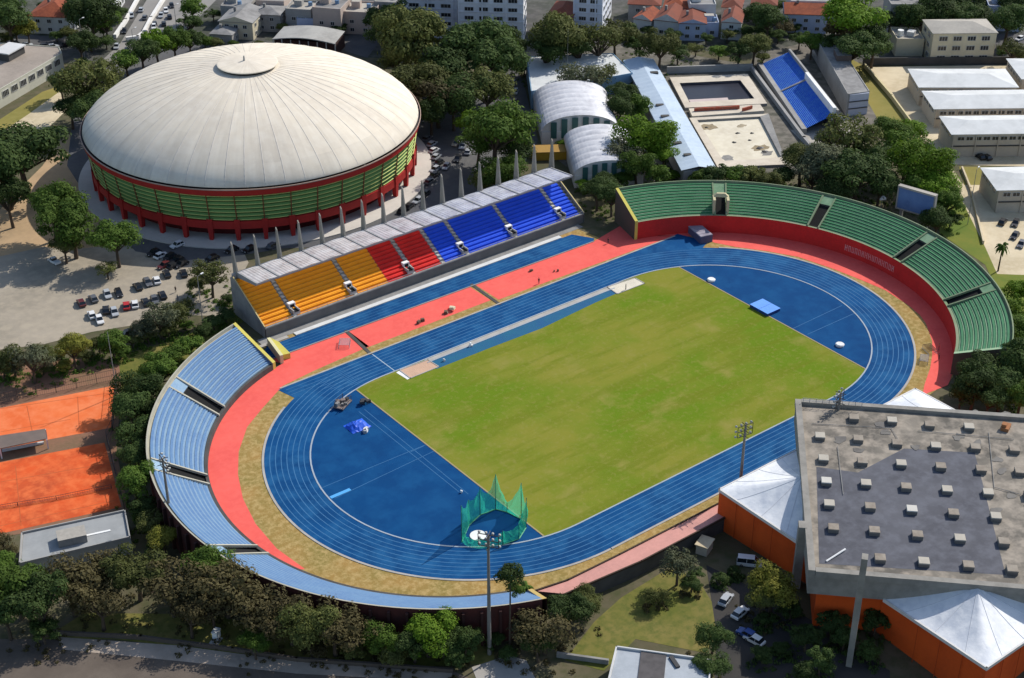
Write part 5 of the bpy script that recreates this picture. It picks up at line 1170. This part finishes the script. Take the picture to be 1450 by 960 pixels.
o = bpy.data.objects.new('crown', me); COL.objects.link(o); o.parent = t; o.scale = (3.0, 3.0, 3.4); o.location = (.2, .1, 13.4); o.material_slots[0].link = 'OBJECT'; o.material_slots[0].material = LEAF['dark']
o = bpy.data.objects.new('lower_crown', MED[4][0]); COL.objects.link(o); o.parent = t; o.scale = (1.8, 1.8, 2.2); o.location = (1.5, .3, 10.6); o.material_slots[0].link = 'OBJECT'; o.material_slots[0].material = LEAF['mid']
palm(1413, 384, 348, 2.6, 'small pale palm beside the cars at the school path')
palm(742, 852, 832, 2.4, 'short palm drooping over the low end of the blue stand')

# ------------------------------------------------------------------ cars
M_tyre = mat('tyre', (.015, .015, .015), .9); M_rimm = mat('wheel_rim', (.35, .35, .36), .4, metal=.6); M_cglass = mat('car_glass', (.015, .02, .025), .12, spec=.6)
M_head = mat('headlight_glass', (.6, .6, .6), .2)
CARP = {}
def carpaint(n, c):
    if n not in CARP: CARP[n] = mat('paint_'+n, c, .35, tuple(x*.9 for x in c), .3, .3, spec=.5, c3=c)
    return CARP[n]
CP = {'white': (.68, .68, .67), 'black': (.014, .014, .016), 'red': (.42, .02, .02), 'silver': (.38, .40, .42), 'grey': (.10, .105, .115), 'dark red': (.10, .018, .018), 'blue': (.03, .08, .28), 'beige': (.42, .38, .30)}
def car_meshes(kind):
    L, W = (4.2, 1.72) if kind != 'van' else (5.0, 1.95)
    hood = {'car': .82, 'van': 1.0, 'pickup': .92}[kind]
    prof = [(-L/2, .35), (-L/2+.02, hood*.92), (-L/2+.25, hood+.04), (L/2-1.1, hood), (L/2-.2, hood*.82), (L/2, hood*.62), (L/2, .35), (L/2-.3, .25), (-L/2+.3, .25)]
    def ext(pr, w0, w1, m):
        b = MB(); n = len(pr)
        rows = []
        for y, k in ((-w0/2, 0), (-w0/2+.07, 1), (w0/2-.07, 1), (w0/2, 0)):
            rows.append([(x*(.985 if k == 0 else 1), y, z if k else z*.985+.008) for x, z in pr])
        b.grid(rows, m, True); b.face(rows[0][::-1], m); b.face(rows[-1], m); return b
    body = ext(prof, W, W, carpaint('white', CP['white'])).mesh('body')
    if kind == 'car': cab = [(-L/2+.28, hood), (-L/2+.75, 1.42), (.35, 1.46), (L/2-1.15, hood)]
    elif kind == 'van': cab = [(-L/2+.05, hood), (-L/2+.15, 1.95), (L/2-1.5, 1.98), (L/2-.7, hood)]
    else: cab = [(-.35, hood), (-.25, 1.55), (.75, 1.55), (L/2-1.05, hood)]
    g_ = MB(); roof = MB(); w0, w1 = W*.93, W*.78
    lo = [(x, s*w0/2, z) for s in (-1, 1) for x, z in (cab[0], cab[3])]; hi = [(x, s*w1/2, z) for s in (-1, 1) for x, z in (cab[1], cab[2])]
    m = M_cglass
    g_.face([lo[0], lo[1], hi[1], hi[0]], m); g_.face([lo[3], lo[2], hi[2], hi[3]], m); g_.face([lo[1], lo[3], hi[3], hi[1]], m); g_.face([lo[2], lo[0], hi[0], hi[2]], m)
    roof.grid([[hi[0], hi[1], hi[3], hi[2]], [(x, y*.98, z+.05) for x, y, z in (hi[0], hi[1], hi[3], hi[2])]], carpaint('white', CP['white']), True); roof.face([(x, y*.98, z+.05) for x, y, z in (hi[0], hi[1], hi[3], hi[2])], carpaint('white', CP['white']))
    for k in range(2):           # door pillars
        for s in (-1, 1):
            x = cab[0][0]*.55+cab[3][0]*.45 if k == 0 else cab[2][0]; xa = x if k == 0 else cab[3][0]
            roof.tube((xa, s*w0/2, hood), (x, s*w1/2, cab[1][1]), .05, .05, carpaint('white', CP['white']), 4)
    wh = MB(); wh.tube((0, -.11, 0), (0, .11, 0), .31, .31, M_tyre, 12); wh.tube((0, -.12, 0), (0, .12, 0), .18, .18, M_rimm, 10)
    hl = MB(); hl.box((0, 0, 0), (.08, .34, .16), M_head)
    return dict(L=L, W=W, body=body, glass=g_.mesh('windows'), roof=roof.mesh('roof'), wheel=wh.mesh('wheel'), head=hl.mesh('headlight'), hood=hood)
CM = {k: car_meshes(k) for k in ('car', 'van', 'pickup')}
def car(px, py, color, label, group, rz, kind='car', world=None):
    p = G(px, py, .5) if world is None else Vector(world); k = CM[kind]
    t = thing({'car': 'parked_car', 'van': 'parked_van', 'pickup': 'pickup_truck'}[kind], label, kind if kind != 'pickup' else 'pickup', (p.x, p.y, .05), group, rz)
    pm = carpaint(color.replace(' ', '_'), CP[color])
    def add(nm, me, loc=(0, 0, 0), paint=False):
        o = bpy.data.objects.new(nm, me); COL.objects.link(o); o.parent = t; o.location = loc
        if paint: o.material_slots[0].link = 'OBJECT'; o.material_slots[0].material = pm
    add('body', k['body'], paint=True); add('glazing', k['glass']); add('roof', k['roof'], paint=True)
    for sx_ in (-1, 1):
        for sy_ in (-1, 1): add('wheel', k['wheel'], (sx_*k['L']*.31, sy_*(k['W']/2-.1), .31))
    for sy_ in (-1, 1): add('headlight', k['head'], (k['L']/2-.01, sy_*k['W']*.33, k['hood']*.62))
    return t
def carrow(L, place, group, h0, frm='left'):
    key = (lambda i: L[i][0]) if frm == 'left' else (lambda i: L[i][1])
    for n, i in enumerate(sorted(range(len(L)), key=key)):
        c = L[i]; car(c[0], c[1], c[2], '%s car %s, %s from the %s' % (c[2], place, ORD[n], frm), group, R(h0+rnd.uniform(-7, 7)+(180 if rnd.random() < .5 else 0)))
carrow([(115, 429, 'dark red'), (132, 423, 'grey'), (152, 417, 'silver'), (168, 415, 'black'), (195, 406, 'black'), (209, 400, 'grey'), (222, 397, 'white'), (236, 388, 'black'), (260, 387, 'black')], 'in the upper parking row', 'cars in the upper parking row', 78)
carrow([(130, 446, 'white'), (141, 453, 'white'), (150, 439, 'black'), (162, 442, 'silver'), (179, 433, 'red'), (191, 431, 'white'), (206, 428, 'black'), (219, 425, 'grey'), (230, 418, 'black')], 'in the lower parking row', 'cars in the lower parking row', 72)
carrow([(218, 358, 'black'), (228, 362, 'white'), (240, 364, 'black'), (250, 368, 'black'), (233, 376, 'dark red'), (246, 376, 'black'), (257, 374, 'black'), (251, 347, 'white')], 'at the edge of the dome shadow', 'cars at the edge of the dome shadow', 12)
carrow([(328, 354, 'black'), (353, 353, 'black'), (387, 348, 'grey'), (300, 366, 'black')], 'behind the near end of the grandstand roof', 'cars behind the grandstand', 8)
carrow([(605, 196, 'grey'), (612, 204, 'silver'), (615, 213, 'white'), (618, 222, 'silver'), (621, 231, 'black'), (616, 240, 'silver'), (614, 249, 'black'), (609, 257, 'grey'), (602, 275, 'black'), (592, 284, 'silver'), (580, 292, 'black'), (570, 298, 'black')], 'parked around the bright side of the dome', 'cars around the dome', 20, 'top')
carrow([(646, 203, 'beige'), (655, 207, 'silver'), (648, 225, 'black'), (663, 215, 'silver'), (632, 236, 'silver'), (730, 130, 'silver'), (728, 145, 'black'), (726, 118, 'silver'), (704, 100, 'white'), (736, 160, 'black')], 'in the shade of the grove beside the dome', 'cars in the grove shade', 40, 'top')
carrow([(205, 48, 'black'), (218, 38, 'white'), (219, 34, 'black'), (228, 22, 'silver'), (235, 15, 'white'), (240, 24, 'black'), (232, 34, 'black'), (243, 8, 'black'), (180, 72, 'black'), (165, 66, 'silver'), (186, 22, 'silver'), (200, 14, 'silver'), (205, 25, 'grey'), (176, 44, 'black')], 'on the avenue beyond the dome', 'cars on the avenue', 62, 'top')
carrow([(20, 62, 'black'), (38, 64, 'silver'), (60, 66, 'black'), (75, 66, 'silver'), (92, 64, 'black')], 'on the street behind the office building', 'cars on the street', 170)
carrow([(1388, 222, 'black'), (1396, 223, 'black')], 'in the shade between the middle school blocks', 'cars between the school blocks', 75)
carrow([(1420, 314, 'black'), (1438, 316, 'black'), (1437, 334, 'black'), (1446, 346, 'grey')], 'beside the nearest school block', 'cars by the nearest school block', 20)
carrow([(1444, 55, 'white'), (1428, 57, 'black')], 'on the road behind the cream apartment house', 'cars on the rear road', 0)
car(77, 370, 'white', 'white pickup truck alone under the trees of the sandy lot', None, R(98), 'pickup')
car(185, 471, 'black', 'dark car hidden among bushes below the parking rows', None, R(-5))
car(1061, 797, 'white', 'white van parked tight against the orange wing wall', None, R(-48), 'van')
car(1028, 849, 'silver', 'silver car in the hall shade nearest the lawn edge', None, R(20))
car(1048, 868, 'white', 'white car in the hall shade between the two other vehicles', None, R(10))
car(1058, 898, 'blue', 'blue and pale car in the hall shade by the lawn corner', None, R(100))
car(1068, 906, 'white', 'white car lowest in the hall shade beside the blue one', None, R(100))
car(1376, 36, 'grey', 'grey car alone on the dark road at the top corner', None, R(0))

# ------------------------------------------------------------------ floodlight masts and poles
def mast(px, py, top, label, world=None, hh=None, aw=1.9):
    b0 = G(px, py) if world is None else Vector((*world, 0)); h = hh or 2.0
    while hh is None and S((b0.x, b0.y, h))[1] > top and h < 60: h += .1
    t = thing('floodlight_mast', label, 'floodlight', tuple(b0)); q = MB(); q.tube((b0.x, b0.y, 0), (b0.x, b0.y, h), .42, .22, mat('mast_grey', (.20, .19, .175), .8), 8); q.build('pole', t)
    q = MB(); e = (Vector((0, 0, 0))-Vector((b0.x, b0.y, 0))).normalized(); sd_ = Vector((-e.y, e.x, 0))
    for z in (0, -1.3, -2.6): q.tube(b0+sd_*aw+Vector((0, 0, h+z)), b0-sd_*aw+Vector((0, 0, h+z)), .09, .09, M_dark, 5); q.tube(b0+e*1.2+Vector((0, 0, h+z)), b0-e*1.2+Vector((0, 0, h+z)), .08, .08, M_dark, 5)
    for s in (-1, 1): q.tube(b0+sd_*aw*s+Vector((0, 0, h)), b0+sd_*aw*s+Vector((0, 0, h-2.6)), .07, .07, M_dark, 5)
    ca_ = q.build('crossarm', t)
    for z in (0.1, -1.2, -2.5):
        for k in (-1, -.33, .33, 1):
            c = b0+sd_*aw*k+e*.35+Vector((0, 0, h+z)); q = MB(); q.tube(c, c+e*.35+Vector((0, 0, -.25)), .14, .28, mat('lamp_shell', (.36, .36, .34), .5), 8); q.build('lamp', ca_)
    return t
mast(693, 926, 758, 'tall floodlight mast in front of the green throwing cage')
mast(245, 757, 650, 'floodlight mast leaning over the outer rim of the light blue stand')
hm = 10.0
while G(1056, 602, hm).y > -51.3: hm += .25
wp = G(1056, 602, hm); mast(0, 0, 0, 'floodlight mast rising beside the nearest orange wing against the pitch', world=(wp.x, wp.y), hh=hm)
wp = G(1190, 562, 17.5); mast(0, 0, 0, 'floodlight mast whose lamps show just above the hall parapet', world=(wp.x, wp.y), hh=18.5)
def pole(px, py, top, label, arm=0, name='lamp_post', cat='lamp post', r=.12, globe=False):
    b0 = G(px, py); h = 1.0
    while S((b0.x, b0.y, h))[1] > top and h < 40: h += .1
    t = thing(name, label, cat, tuple(b0)); q = MB(); q.tube(b0, b0+Vector((0, 0, h)), r, r*.6, M_greycon, 6); q.build('pole', t)
    if arm: q = MB(); q.tube(b0+Vector((0, 0, h)), b0+Vector((arm, .3, h+.25)), .06, .05, M_greycon, 5); q.build('arm', t)
    if globe: q = MB(); q.tube(b0+Vector((-.9, 0, h)), b0+Vector((.5, -.4, h+.5)), .25, .9, M_white, 10); q.build('lamp_head', t)
    elif arm: q = MB(); q.box((b0.x+arm+.3, b0.y+.35, h+.2), (.9, .35, .18), M_white, .3); q.build('lamp_head', t)
pole(287, 456, 392, 'pale lamp post in front of the olive tree by the grandstand', 1.2)
pole(803, 118, 42, 'thin pole rising in front of the white gymnasium roof', 0, r=.09)
pole(851, 84, 22, 'thin pole at the corner of the gymnasium and the long blue roof', 0, r=.11)
pole(1373, 300, 240, 'slim lamp post beside the path at the yellow school lawn', 1.0)
pole(1246, 304, 282, 'pale lamp with round white head under the scoreboard trees', 0, globe=True)
pole(1194, 285, 264, 'pale lamp with round white head above the dark green seats', 0, globe=True)
pole(166, 560, 470, 'dark post at the corner of the upper clay court', 0, name='court_post', cat='post')
pole(1370, 318, 262, 'thin post at the bend of the school path', 0, name='path_post', cat='post', r=.09)
pole(120, 82, 28, 'white street lamp among the dark trees by the underpass', 1.4)
for i, (x, y, tp) in enumerate(((250, 40, 8), (190, 70, 42), (262, 18, -10))): pole(x, y, tp, 'street lamp on the avenue, %s from the top' % ORD[(1, 2, 0)[i]], 1.4)

b0 = G(1202, 942); t = thing('concrete_mast', 'square weathered concrete mast standing in front of the hall corner', 'mast', tuple(b0)); h = 2.0
while S((b0.x, b0.y, h))[1] > 788: h += .1
q = MB(); q.box((b0.x, b0.y, 0), (1.1, 1.1, h*.45), M_hall, .6); q.build('shaft', t); q = MB(); q.box((b0.x, b0.y, h*.45), (1.9, 1.2, h*.55), M_hall, .65, taper=.9); q.build('head', t)
# ------------------------------------------------------------------ things on the track and infield
c0 = G(692, 757); t = thing('throwing_cage', 'torn green net cage on poles around a white throwing circle', 'throwing cage', tuple(c0))
ps = [(654, 768, 716), (664, 745, 708), (680, 730, 690), (702, 722, 672), (718, 726, 712), (738, 736, 684), (745, 748, 705), (735, 764, 742), (712, 772, 752)]
M_netg = mat('green_net', (.02, .46, .26), .8, (.04, .56, .34), .5, .8, alpha=.6)
t_ = M_netg.node_tree; b_n = t_.nodes['Principled BSDF']; b_n.inputs['Alpha'].default_value = 1      # see-through mesh that also glows when lit from behind
tl_, tp_, m1, m2 = t_.nodes.new('ShaderNodeBsdfTranslucent'), t_.nodes.new('ShaderNodeBsdfTransparent'), t_.nodes.new('ShaderNodeMixShader'), t_.nodes.new('ShaderNodeMixShader')
tl_.inputs['Color'].default_value = (.04, .60, .36, 1); m1.inputs[0].default_value = .5; m2.inputs[0].default_value = .62
t_.links.new(b_n.outputs[0], m1.inputs[1]); t_.links.new(tl_.outputs[0], m1.inputs[2]); t_.links.new(tp_.outputs[0], m2.inputs[1]); t_.links.new(m1.outputs[0], m2.inputs[2]); t_.links.new(m2.outputs[0], t_.nodes['Material Output'].inputs['Surface'])
tops = []
for x, y, tp in ps:
    b0 = G(x, y); h = .5
    while S((b0.x, b0.y, h))[1] > tp and h < 14: h += .05
    tops.append((b0, h)); q = MB(); q.tube(b0, b0+Vector((0, 0, h)), .09, .07, mat('green_pole', (.05, .12, .08), .6), 6); q.build('pole', t)
q = MB(); rr = random.Random(3)
for i in range(len(tops)-1):
    (a, ha), (b_, hb) = tops[i], tops[i+1]; n = 8; rows = []
    for j in range(n+1):
        u = j/n; p = a.lerp(b_, u); sag = 4*u*(1-u); h = ha*(1-u)+hb*u-sag*min(ha, hb)*(.42 if i in (2, 4, 5) else .22); bul = sag*.9*(1 if i % 2 else -.7)
        dn = (b_-a).normalized(); nn = Vector((-dn.y, dn.x, 0))
        rows.append([(p.x+nn.x*bul*math.sin(v*3.1)+rr.uniform(-.12, .12), p.y+nn.y*bul*math.sin(v*3.1)+rr.uniform(-.12, .12), .12+h*v) for v in (0, .2, .4, .6, .8, 1)])
    q.grid(rows, M_netg)
q.build('net', t)
fp_ = [(654, 769, 2.6), (664, 775, 1.6), (680, 778, 2.2), (696, 777, 1.4), (712, 772, 2.8)]; q = MB()      # torn front of the cage, hanging low
for (xa, ya, ha), (xb, yb, hb) in zip(fp_, fp_[1:]):
    a, b_ = G(xa, ya), G(xb, yb); rows = []
    for j in range(7):
        u = j/6; p = a.lerp(b_, u); h = ha*(1-u)+hb*u-1.2*u*(1-u); rows.append([(p.x+rr.uniform(-.25, .25)+v*.5, p.y+rr.uniform(-.25, .25)+v*.6, .12+h*v) for v in (0, .35, .7, 1)])
    q.grid(rows, M_netg)
q.build('torn_net', t)
q = MB(); c = G(677, 759); q.tube((c.x, c.y, .1), (c.x, c.y, .22), 1.7, 1.7, M_white, 24); c = G(688, 769); q.build('throwing_circle', t)
q = MB(); 
for i in range(len(tops)-1): q.tube(tops[i][0]+Vector((0, 0, .2)), tops[i+1][0]+Vector((0, 0, .2)), .12, .12, mat('pale_green_hem', (.15, .42, .24), .8), 5)
q.build('hem_rope', t)
# high jump mat
az = math.atan2(G(1101, 436).y-G(1080, 446).y, G(1101, 436).x-G(1080, 446).x)
c = G(1083, 438); t = thing('landing_mat', 'light blue high jump landing mat on the deep blue end area', 'landing mat', tuple(c))
q = MB(); q.box((c.x, c.y, .1), (4.6, 6.2, .75), mat('mat_side', (.02, .06, .22), .8), math.pi/2*0, mat('mat_top', (.12, .32, .80), .6)); q.build('mat', t)
q = MB(); q.box((c.x, c.y, .85), (4.75, 6.35, .10), mat('mat_top', (.12, .32, .80), .6), 0); q.box((c.x, c.y, .951), (4.5, .1, .02), mat('mat_seam', (.05, .16, .5), .7)); q.build('top_cover', t)
for i, (x, y) in enumerate(((1007, 398), (1189, 490))):
    c = G(x, y); t = thing('covered_drum', ('white covered drum at the pitch corner near the red apron', 'white covered drum at the pitch corner nearest the hall')[i], 'drum', tuple(c)); q = MB(); q.tube((c.x, c.y, .1), (c.x, c.y, .55), 1.0, 1.0, M_white, 18); q.build('drum', t); q = MB(); q.tube((c.x, c.y, .55), (c.x, c.y, .75), 1.12, .9, M_white, 18); q.build('cover', t)
# covered mat stack on the red/blue border
c = G(991, 336); t = thing('folded_mat_stack', 'grey covered stack of folded mats on the far track bend', 'mats', tuple(c)); az = math.atan2(G(1004, 343).y-G(980, 322).y, G(1004, 343).x-G(980, 322).x)
q = MB(); q.box((c.x, c.y, .1), (7.6, 3.8, 2.0), mat('stack_side', (.10, .09, .15), .9), az, taper=.97); q.build('mat', t)
q = MB()
for k in range(5): q.box((c.x+math.cos(az)*(k-2)*1.5, c.y+math.sin(az)*(k-2)*1.5, 2.1), (1.42, 3.9, .22), mat('stack_cover', (.32, .29, .33), .85, (.2, .18, .22), .4, .8), az, taper=.94)
q.build('cover', t)
# small loads on the track
def bundle(px, py, label, size, m, n, name='foam_block', cat='foam block', seed=1):
    c = G(px, py); t = thing(name, label, cat, tuple(c)); r = random.Random(seed)
    for k in range(n):
        q = MB(); q.box((c.x+r.uniform(-1, 1)*size, c.y+r.uniform(-.5, .5)*size, .1+(.0 if k < n*.6 else .5)), (size*r.uniform(.5, .9), size*r.uniform(.4, .7), r.uniform(.4, .8)), m[k % len(m)], r.uniform(0, 3), taper=.9); q.build('block', t)
M_fo = mat('cream_foam', (.62, .55, .38), .9); M_fd = mat('brown_canvas', (.14, .09, .06), .9)
bundle(634, 441, 'cream foam blocks lying on the red straight before the grandstand', 1.6, [M_fo, M_fo, M_fd], 5, seed=4)
bundle(598, 456, 'flat dark canvas left on the red straight', 1.2, [M_fd], 2, 'canvas_heap', 'canvas', 5)
bundle(752, 385, 'small dark heap on the red straight near the far drain', .9, [M_fd], 2, 'canvas_heap', 'canvas', 6)
bundle(787, 385, 'smaller dark heap farther along the red straight', .6, [M_fd], 2, 'canvas_heap', 'canvas', 8)
bundle(665, 491, 'white boards lying beside the jump runway', .7, [M_white], 3, 'marker_board', 'board', 9)
bundle(628, 512, 'pale box at the end of the pink sand pit', .6, [M_kerb], 2, 'marker_board', 'board', 10)
bundle(655, 698, 'white take off marker beside the deep blue runway line', .5, [M_white], 2, 'marker_board', 'board', 12)
def rack(px, py, label, L, m, seed, rz):
    c = G(px, py); t = thing('hurdle_rack', label, 'hurdles', tuple(c)); ca, sa = math.cos(rz), math.sin(rz)
    for k in range(7):
        o_ = (k-3)*.5; x, y = c.x+o_*ca, c.y+o_*sa; q = MB()
        for s in (-1, 1): q.tube((x-sa*s*L/2, y+ca*s*L/2, .1), (x-sa*s*L/2, y+ca*s*L/2, 1.1), .05, .05, M_steel, 5); q.tube((x-sa*s*L/2-ca*.3, y+ca*s*L/2-sa*.3, .12), (x-sa*s*L/2+ca*.3, y+ca*s*L/2+sa*.3, .12), .05, .05, M_steel, 5)
        q.box((x, y, 1.0), (.06, L, .16), m, rz); q.build('hurdle', t)
rack(488, 489, 'silver rack of stacked hurdles on the red apron bend', 2.6, M_kerb, 1, .9)
rack(1316, 497, 'dark hurdles stored on the verge below the green stand', 2.2, M_fd, 2, 1.2)
rack(1308, 512, 'pale hurdles stored on the verge nearest the hall', 2.0, M_kerb, 3, .6)
# equipment beside the inner kerb of the near bend
c = G(497, 574); t = thing('equipment_cart', 'rusty cage cart loaded with gear beside the inner kerb', 'cart', tuple(c))
M_rust = mat('rust_grey', (.17, .13, .115), .9, (.26, .22, .2), .8, .9)
q = MB(); q.box((c.x-1.6, c.y+.9, .5), (4.4, 2.4, .25), M_rust, .5); q.build('bed', t)
q = MB()
for x in (-2, 2):
    for y in (-1.1, 1.1): xx, yy = c.x-1.6+x*math.cos(.5)-y*math.sin(.5), c.y+.9+x*math.sin(.5)+y*math.cos(.5); q.tube((xx, yy, .1), (xx, yy, 2.0), .07, .07, M_dark, 5)
for z in (1.2, 2.0):
    for y in (-1.1, 1.1): q.tube((c.x-1.6-2*math.cos(.5)-y*math.sin(.5), c.y+.9-2*math.sin(.5)+y*math.cos(.5), z), (c.x-1.6+2*math.cos(.5)-y*math.sin(.5), c.y+.9+2*math.sin(.5)+y*math.cos(.5), z), .06, .06, M_dark, 5)
q.build('cage_frame', t)
r = random.Random(5)
for k in range(8): q = MB(); q.box((c.x-1.6+r.uniform(-1.6, 1.6), c.y+.9+r.uniform(-.9, .9), .75), (r.uniform(.5, 1.1), r.uniform(.5, .9), r.uniform(.3, .9)), (M_rust, M_greycon, M_dark)[k % 3], r.uniform(0, 3)); q.build('load', t)
bundle(512, 572, 'dark benches piled at the edge of the pitch corner', 1.5, [M_dark, M_dark, M_greycon, mat('teal_board', (.06, .25, .36), .7)], 6, 'bench_heap', 'benches', 15)
c = G(506, 604); t = thing('tarpaulin_heap', 'crumpled bright blue tarpaulin heap on the deep blue surface', 'tarpaulin', tuple(c))
M_tarp = mat('blue_tarp', (.012, .10, .62), .5, (.01, .07, .45), .8, .8); q = MB(); r = random.Random(2); rows = []
for i in range(11):
    rows.append([(c.x+(i-5)*.5+r.uniform(-.1, .1), c.y+(j-5)*.42+r.uniform(-.1, .1), .1+max(0, 1.25*(1-((i-5)/5)**2)*(1-((j-5)/5)**2)+r.uniform(-.16, .16))) for j in range(11)])
q.grid(rows, M_tarp); q.build('sheet', t, smooth=False)
q = MB(); d = G(518, 611); 
for k in range(3): q.box((d.x+r.uniform(-.6, .6), d.y+r.uniform(-.5, .5), .1), (1.1, .8, .7), (M_kerb, M_steel, M_white)[k], k*1.1, taper=.8)
q.build('crate', t)
# little things round about
c = G(307, 903); t = thing('utility_box', 'small white utility box on the shaded lawn', 'utility box', tuple(c)); q = MB(); q.box((c.x, c.y, 0), (1.5, 1.0, 1.7), M_white, .6); q.build('cabinet', t); q = MB(); q.box((c.x, c.y, 1.7), (1.7, 1.2, .15), M_kerb, .6); q.build('lid', t); q = MB(); q.box((c.x-.6, c.y-.75, 0), (2.2, 1.8, .15), M_concrete, .6); q.build('base', t)
c = G(997, 780); t = thing('garden_shed', 'small beige roofed shed below the pink terrace beside the orange wing', 'shed', tuple(c)); q = MB(); q.box((c.x, c.y, 0), (3.2, 2.4, 2.2), M_school, .4); q.build('wall', t); q = MB(); q.box((c.x, c.y, 2.2), (3.7, 2.9, .22), M_beige, .4); q.build('roof', t)
c = G(600, 880)
for k, (x, y, s) in enumerate(((57, 205, 2.6), (62, 210, 1.8))): pass
# faded lettering on the apron wall
a_0, a_1 = ang(GC, (1192, 352), 2.4), ang(GC, (1262, 386), 2.4); q = MB(); r = random.Random(8); M_fp = mat('faded_white_paint', (.60, .30, .29), .9, (.70, .14, .12), 1.0, .9, sc3=2)
L = abs(a_1-a_0)*53.6; sg = 1 if a_1 > a_0 else -1
def wp_(s, z): a = a_0+sg*s/53.6; return (GC[0]+53.62*math.cos(a), GC[1]+53.62*math.sin(a), z)
s = .2
while s < L-.9:
    wd = r.uniform(.6, 1.0)
    for k in (0, 1): u = s+wd*k*.78; q.face([wp_(u, 1.5), wp_(u+.26, 1.5), wp_(u+.26, 3.3), wp_(u, 3.3)], M_fp)
    z = r.choice((1.5, 2.3, 3.04)); q.face([wp_(s, z), wp_(s+wd, z), wp_(s+wd, z+.26), wp_(s, z+.26)], M_fp); s += wd+.4
gst_ = [o for o in bpy.data.objects if o.name == 'curved_stand'][0]
q.build('wall_lettering', gst_)


# ------------------------------------------------------------------ people
def person_mesh():
    J = [((0, 0, .95), .14), ((0, 0, 1.2), .13), ((0, 0, 1.42), .15), ((0, 0, 1.54), .06), ((0, .02, 1.66), .10), ((0, .02, 1.74), .085),
         ((.19, 0, 1.42), .06), ((.25, .02, 1.14), .045), ((.24, .10, .90), .035), ((-.19, 0, 1.42), .06), ((-.25, -.02, 1.14), .045), ((-.22, .06, .90), .035),
         ((.10, 0, .86), .10), ((.11, .06, .48), .065), ((.11, -.02, .07), .045), ((.11, .13, .03), .035), ((-.10, 0, .86), .10), ((-.11, -.03, .48), .065), ((-.11, -.10, .07), .045), ((-.11, .05, .03), .035)]
    E_ = [(0, 1), (1, 2), (2, 3), (3, 4), (4, 5), (2, 6), (6, 7), (7, 8), (2, 9), (9, 10), (10, 11), (0, 12), (12, 13), (13, 14), (14, 15), (0, 16), (16, 17), (17, 18), (18, 19)]
    me = bpy.data.meshes.new('body'); me.from_pydata([j[0] for j in J], E_, []); o = bpy.data.objects.new('tmp', me); COL.objects.link(o)
    o.modifiers.new('s', 'SKIN'); 
    for i, j in enumerate(J): me.skin_vertices[0].data[i].radius = (j[1], j[1])
    me.skin_vertices[0].data[0].use_root = True; o.modifiers.new('u', 'SUBSURF').levels = 1
    dg = bpy.context.evaluated_depsgraph_get(); r = bpy.data.meshes.new_from_object(o.evaluated_get(dg)); bpy.data.objects.remove(o); r.name = 'body'
    sk_, sh, tr = mat('skin', (.36, .20, .13), .7), mat('shirt', (.5, .5, .5), .9), mat('trousers', (.03, .035, .06), .9)
    r.materials.clear()
    for m in (sk_, sh, tr): r.materials.append(m)
    for p in r.polygons:
        z, x = p.center.z, abs(p.center.x); p.material_index = 0 if z > 1.5 or (x > .2 and z < 1.16) else (1 if z > .96 else 2)
    return r
pm_ = person_mesh(); hb = MB(); hb.grid([[(.10*math.cos(a*.785)*k, .02+.11*math.sin(a*.785)*k, z) for a in range(8)] for k, z in ((1, 1.70), (.95, 1.78), (.5, 1.83), (.05, 1.84))], mat('dark_hair', (.02, .015, .012), .8), True); hair = hb.mesh('hair')
PC = {'grey': (.3, .3, .3), 'white': (.7, .7, .7), 'black': (.02, .02, .02), 'red': (.5, .04, .04), 'yellow': (.6, .5, .05)}
for x, y, c, lab in ((249, 414, 'black', 'person in dark clothes standing beside the lower parking row'), (252, 426, 'grey', 'person in grey shirt walking below the parking row'), (763, 402, 'black', 'person in dark clothes at the edge of the red straight'), (861, 345, 'black', 'person in dark shirt near the far end of the red straight'), (1329, 496, 'red', 'person in red shirt on the sunlit strip of the red apron'), (1329, 510, 'black', 'person in dark shirt on the sunlit strip nearest the hall'), (886, 411, 'black', 'person in dark clothes standing at the pale sand pit'), (740, 733, 'white', 'person in white shirt beside the throwing cage pole'), (1392, 268, 'white', 'person in white shirt near the yellow school lawn')):
    p = G(x, y); t = thing('person', lab, 'person', (p.x, p.y, .09), None, rnd.uniform(0, 6))
    o = bpy.data.objects.new('body', pm_); COL.objects.link(o); o.parent = t; o.material_slots[1].link = 'OBJECT'; o.material_slots[1].material = mat('shirt_'+c, PC[c], .9)
    o = bpy.data.objects.new('hair', hair); COL.objects.link(o); o.parent = t
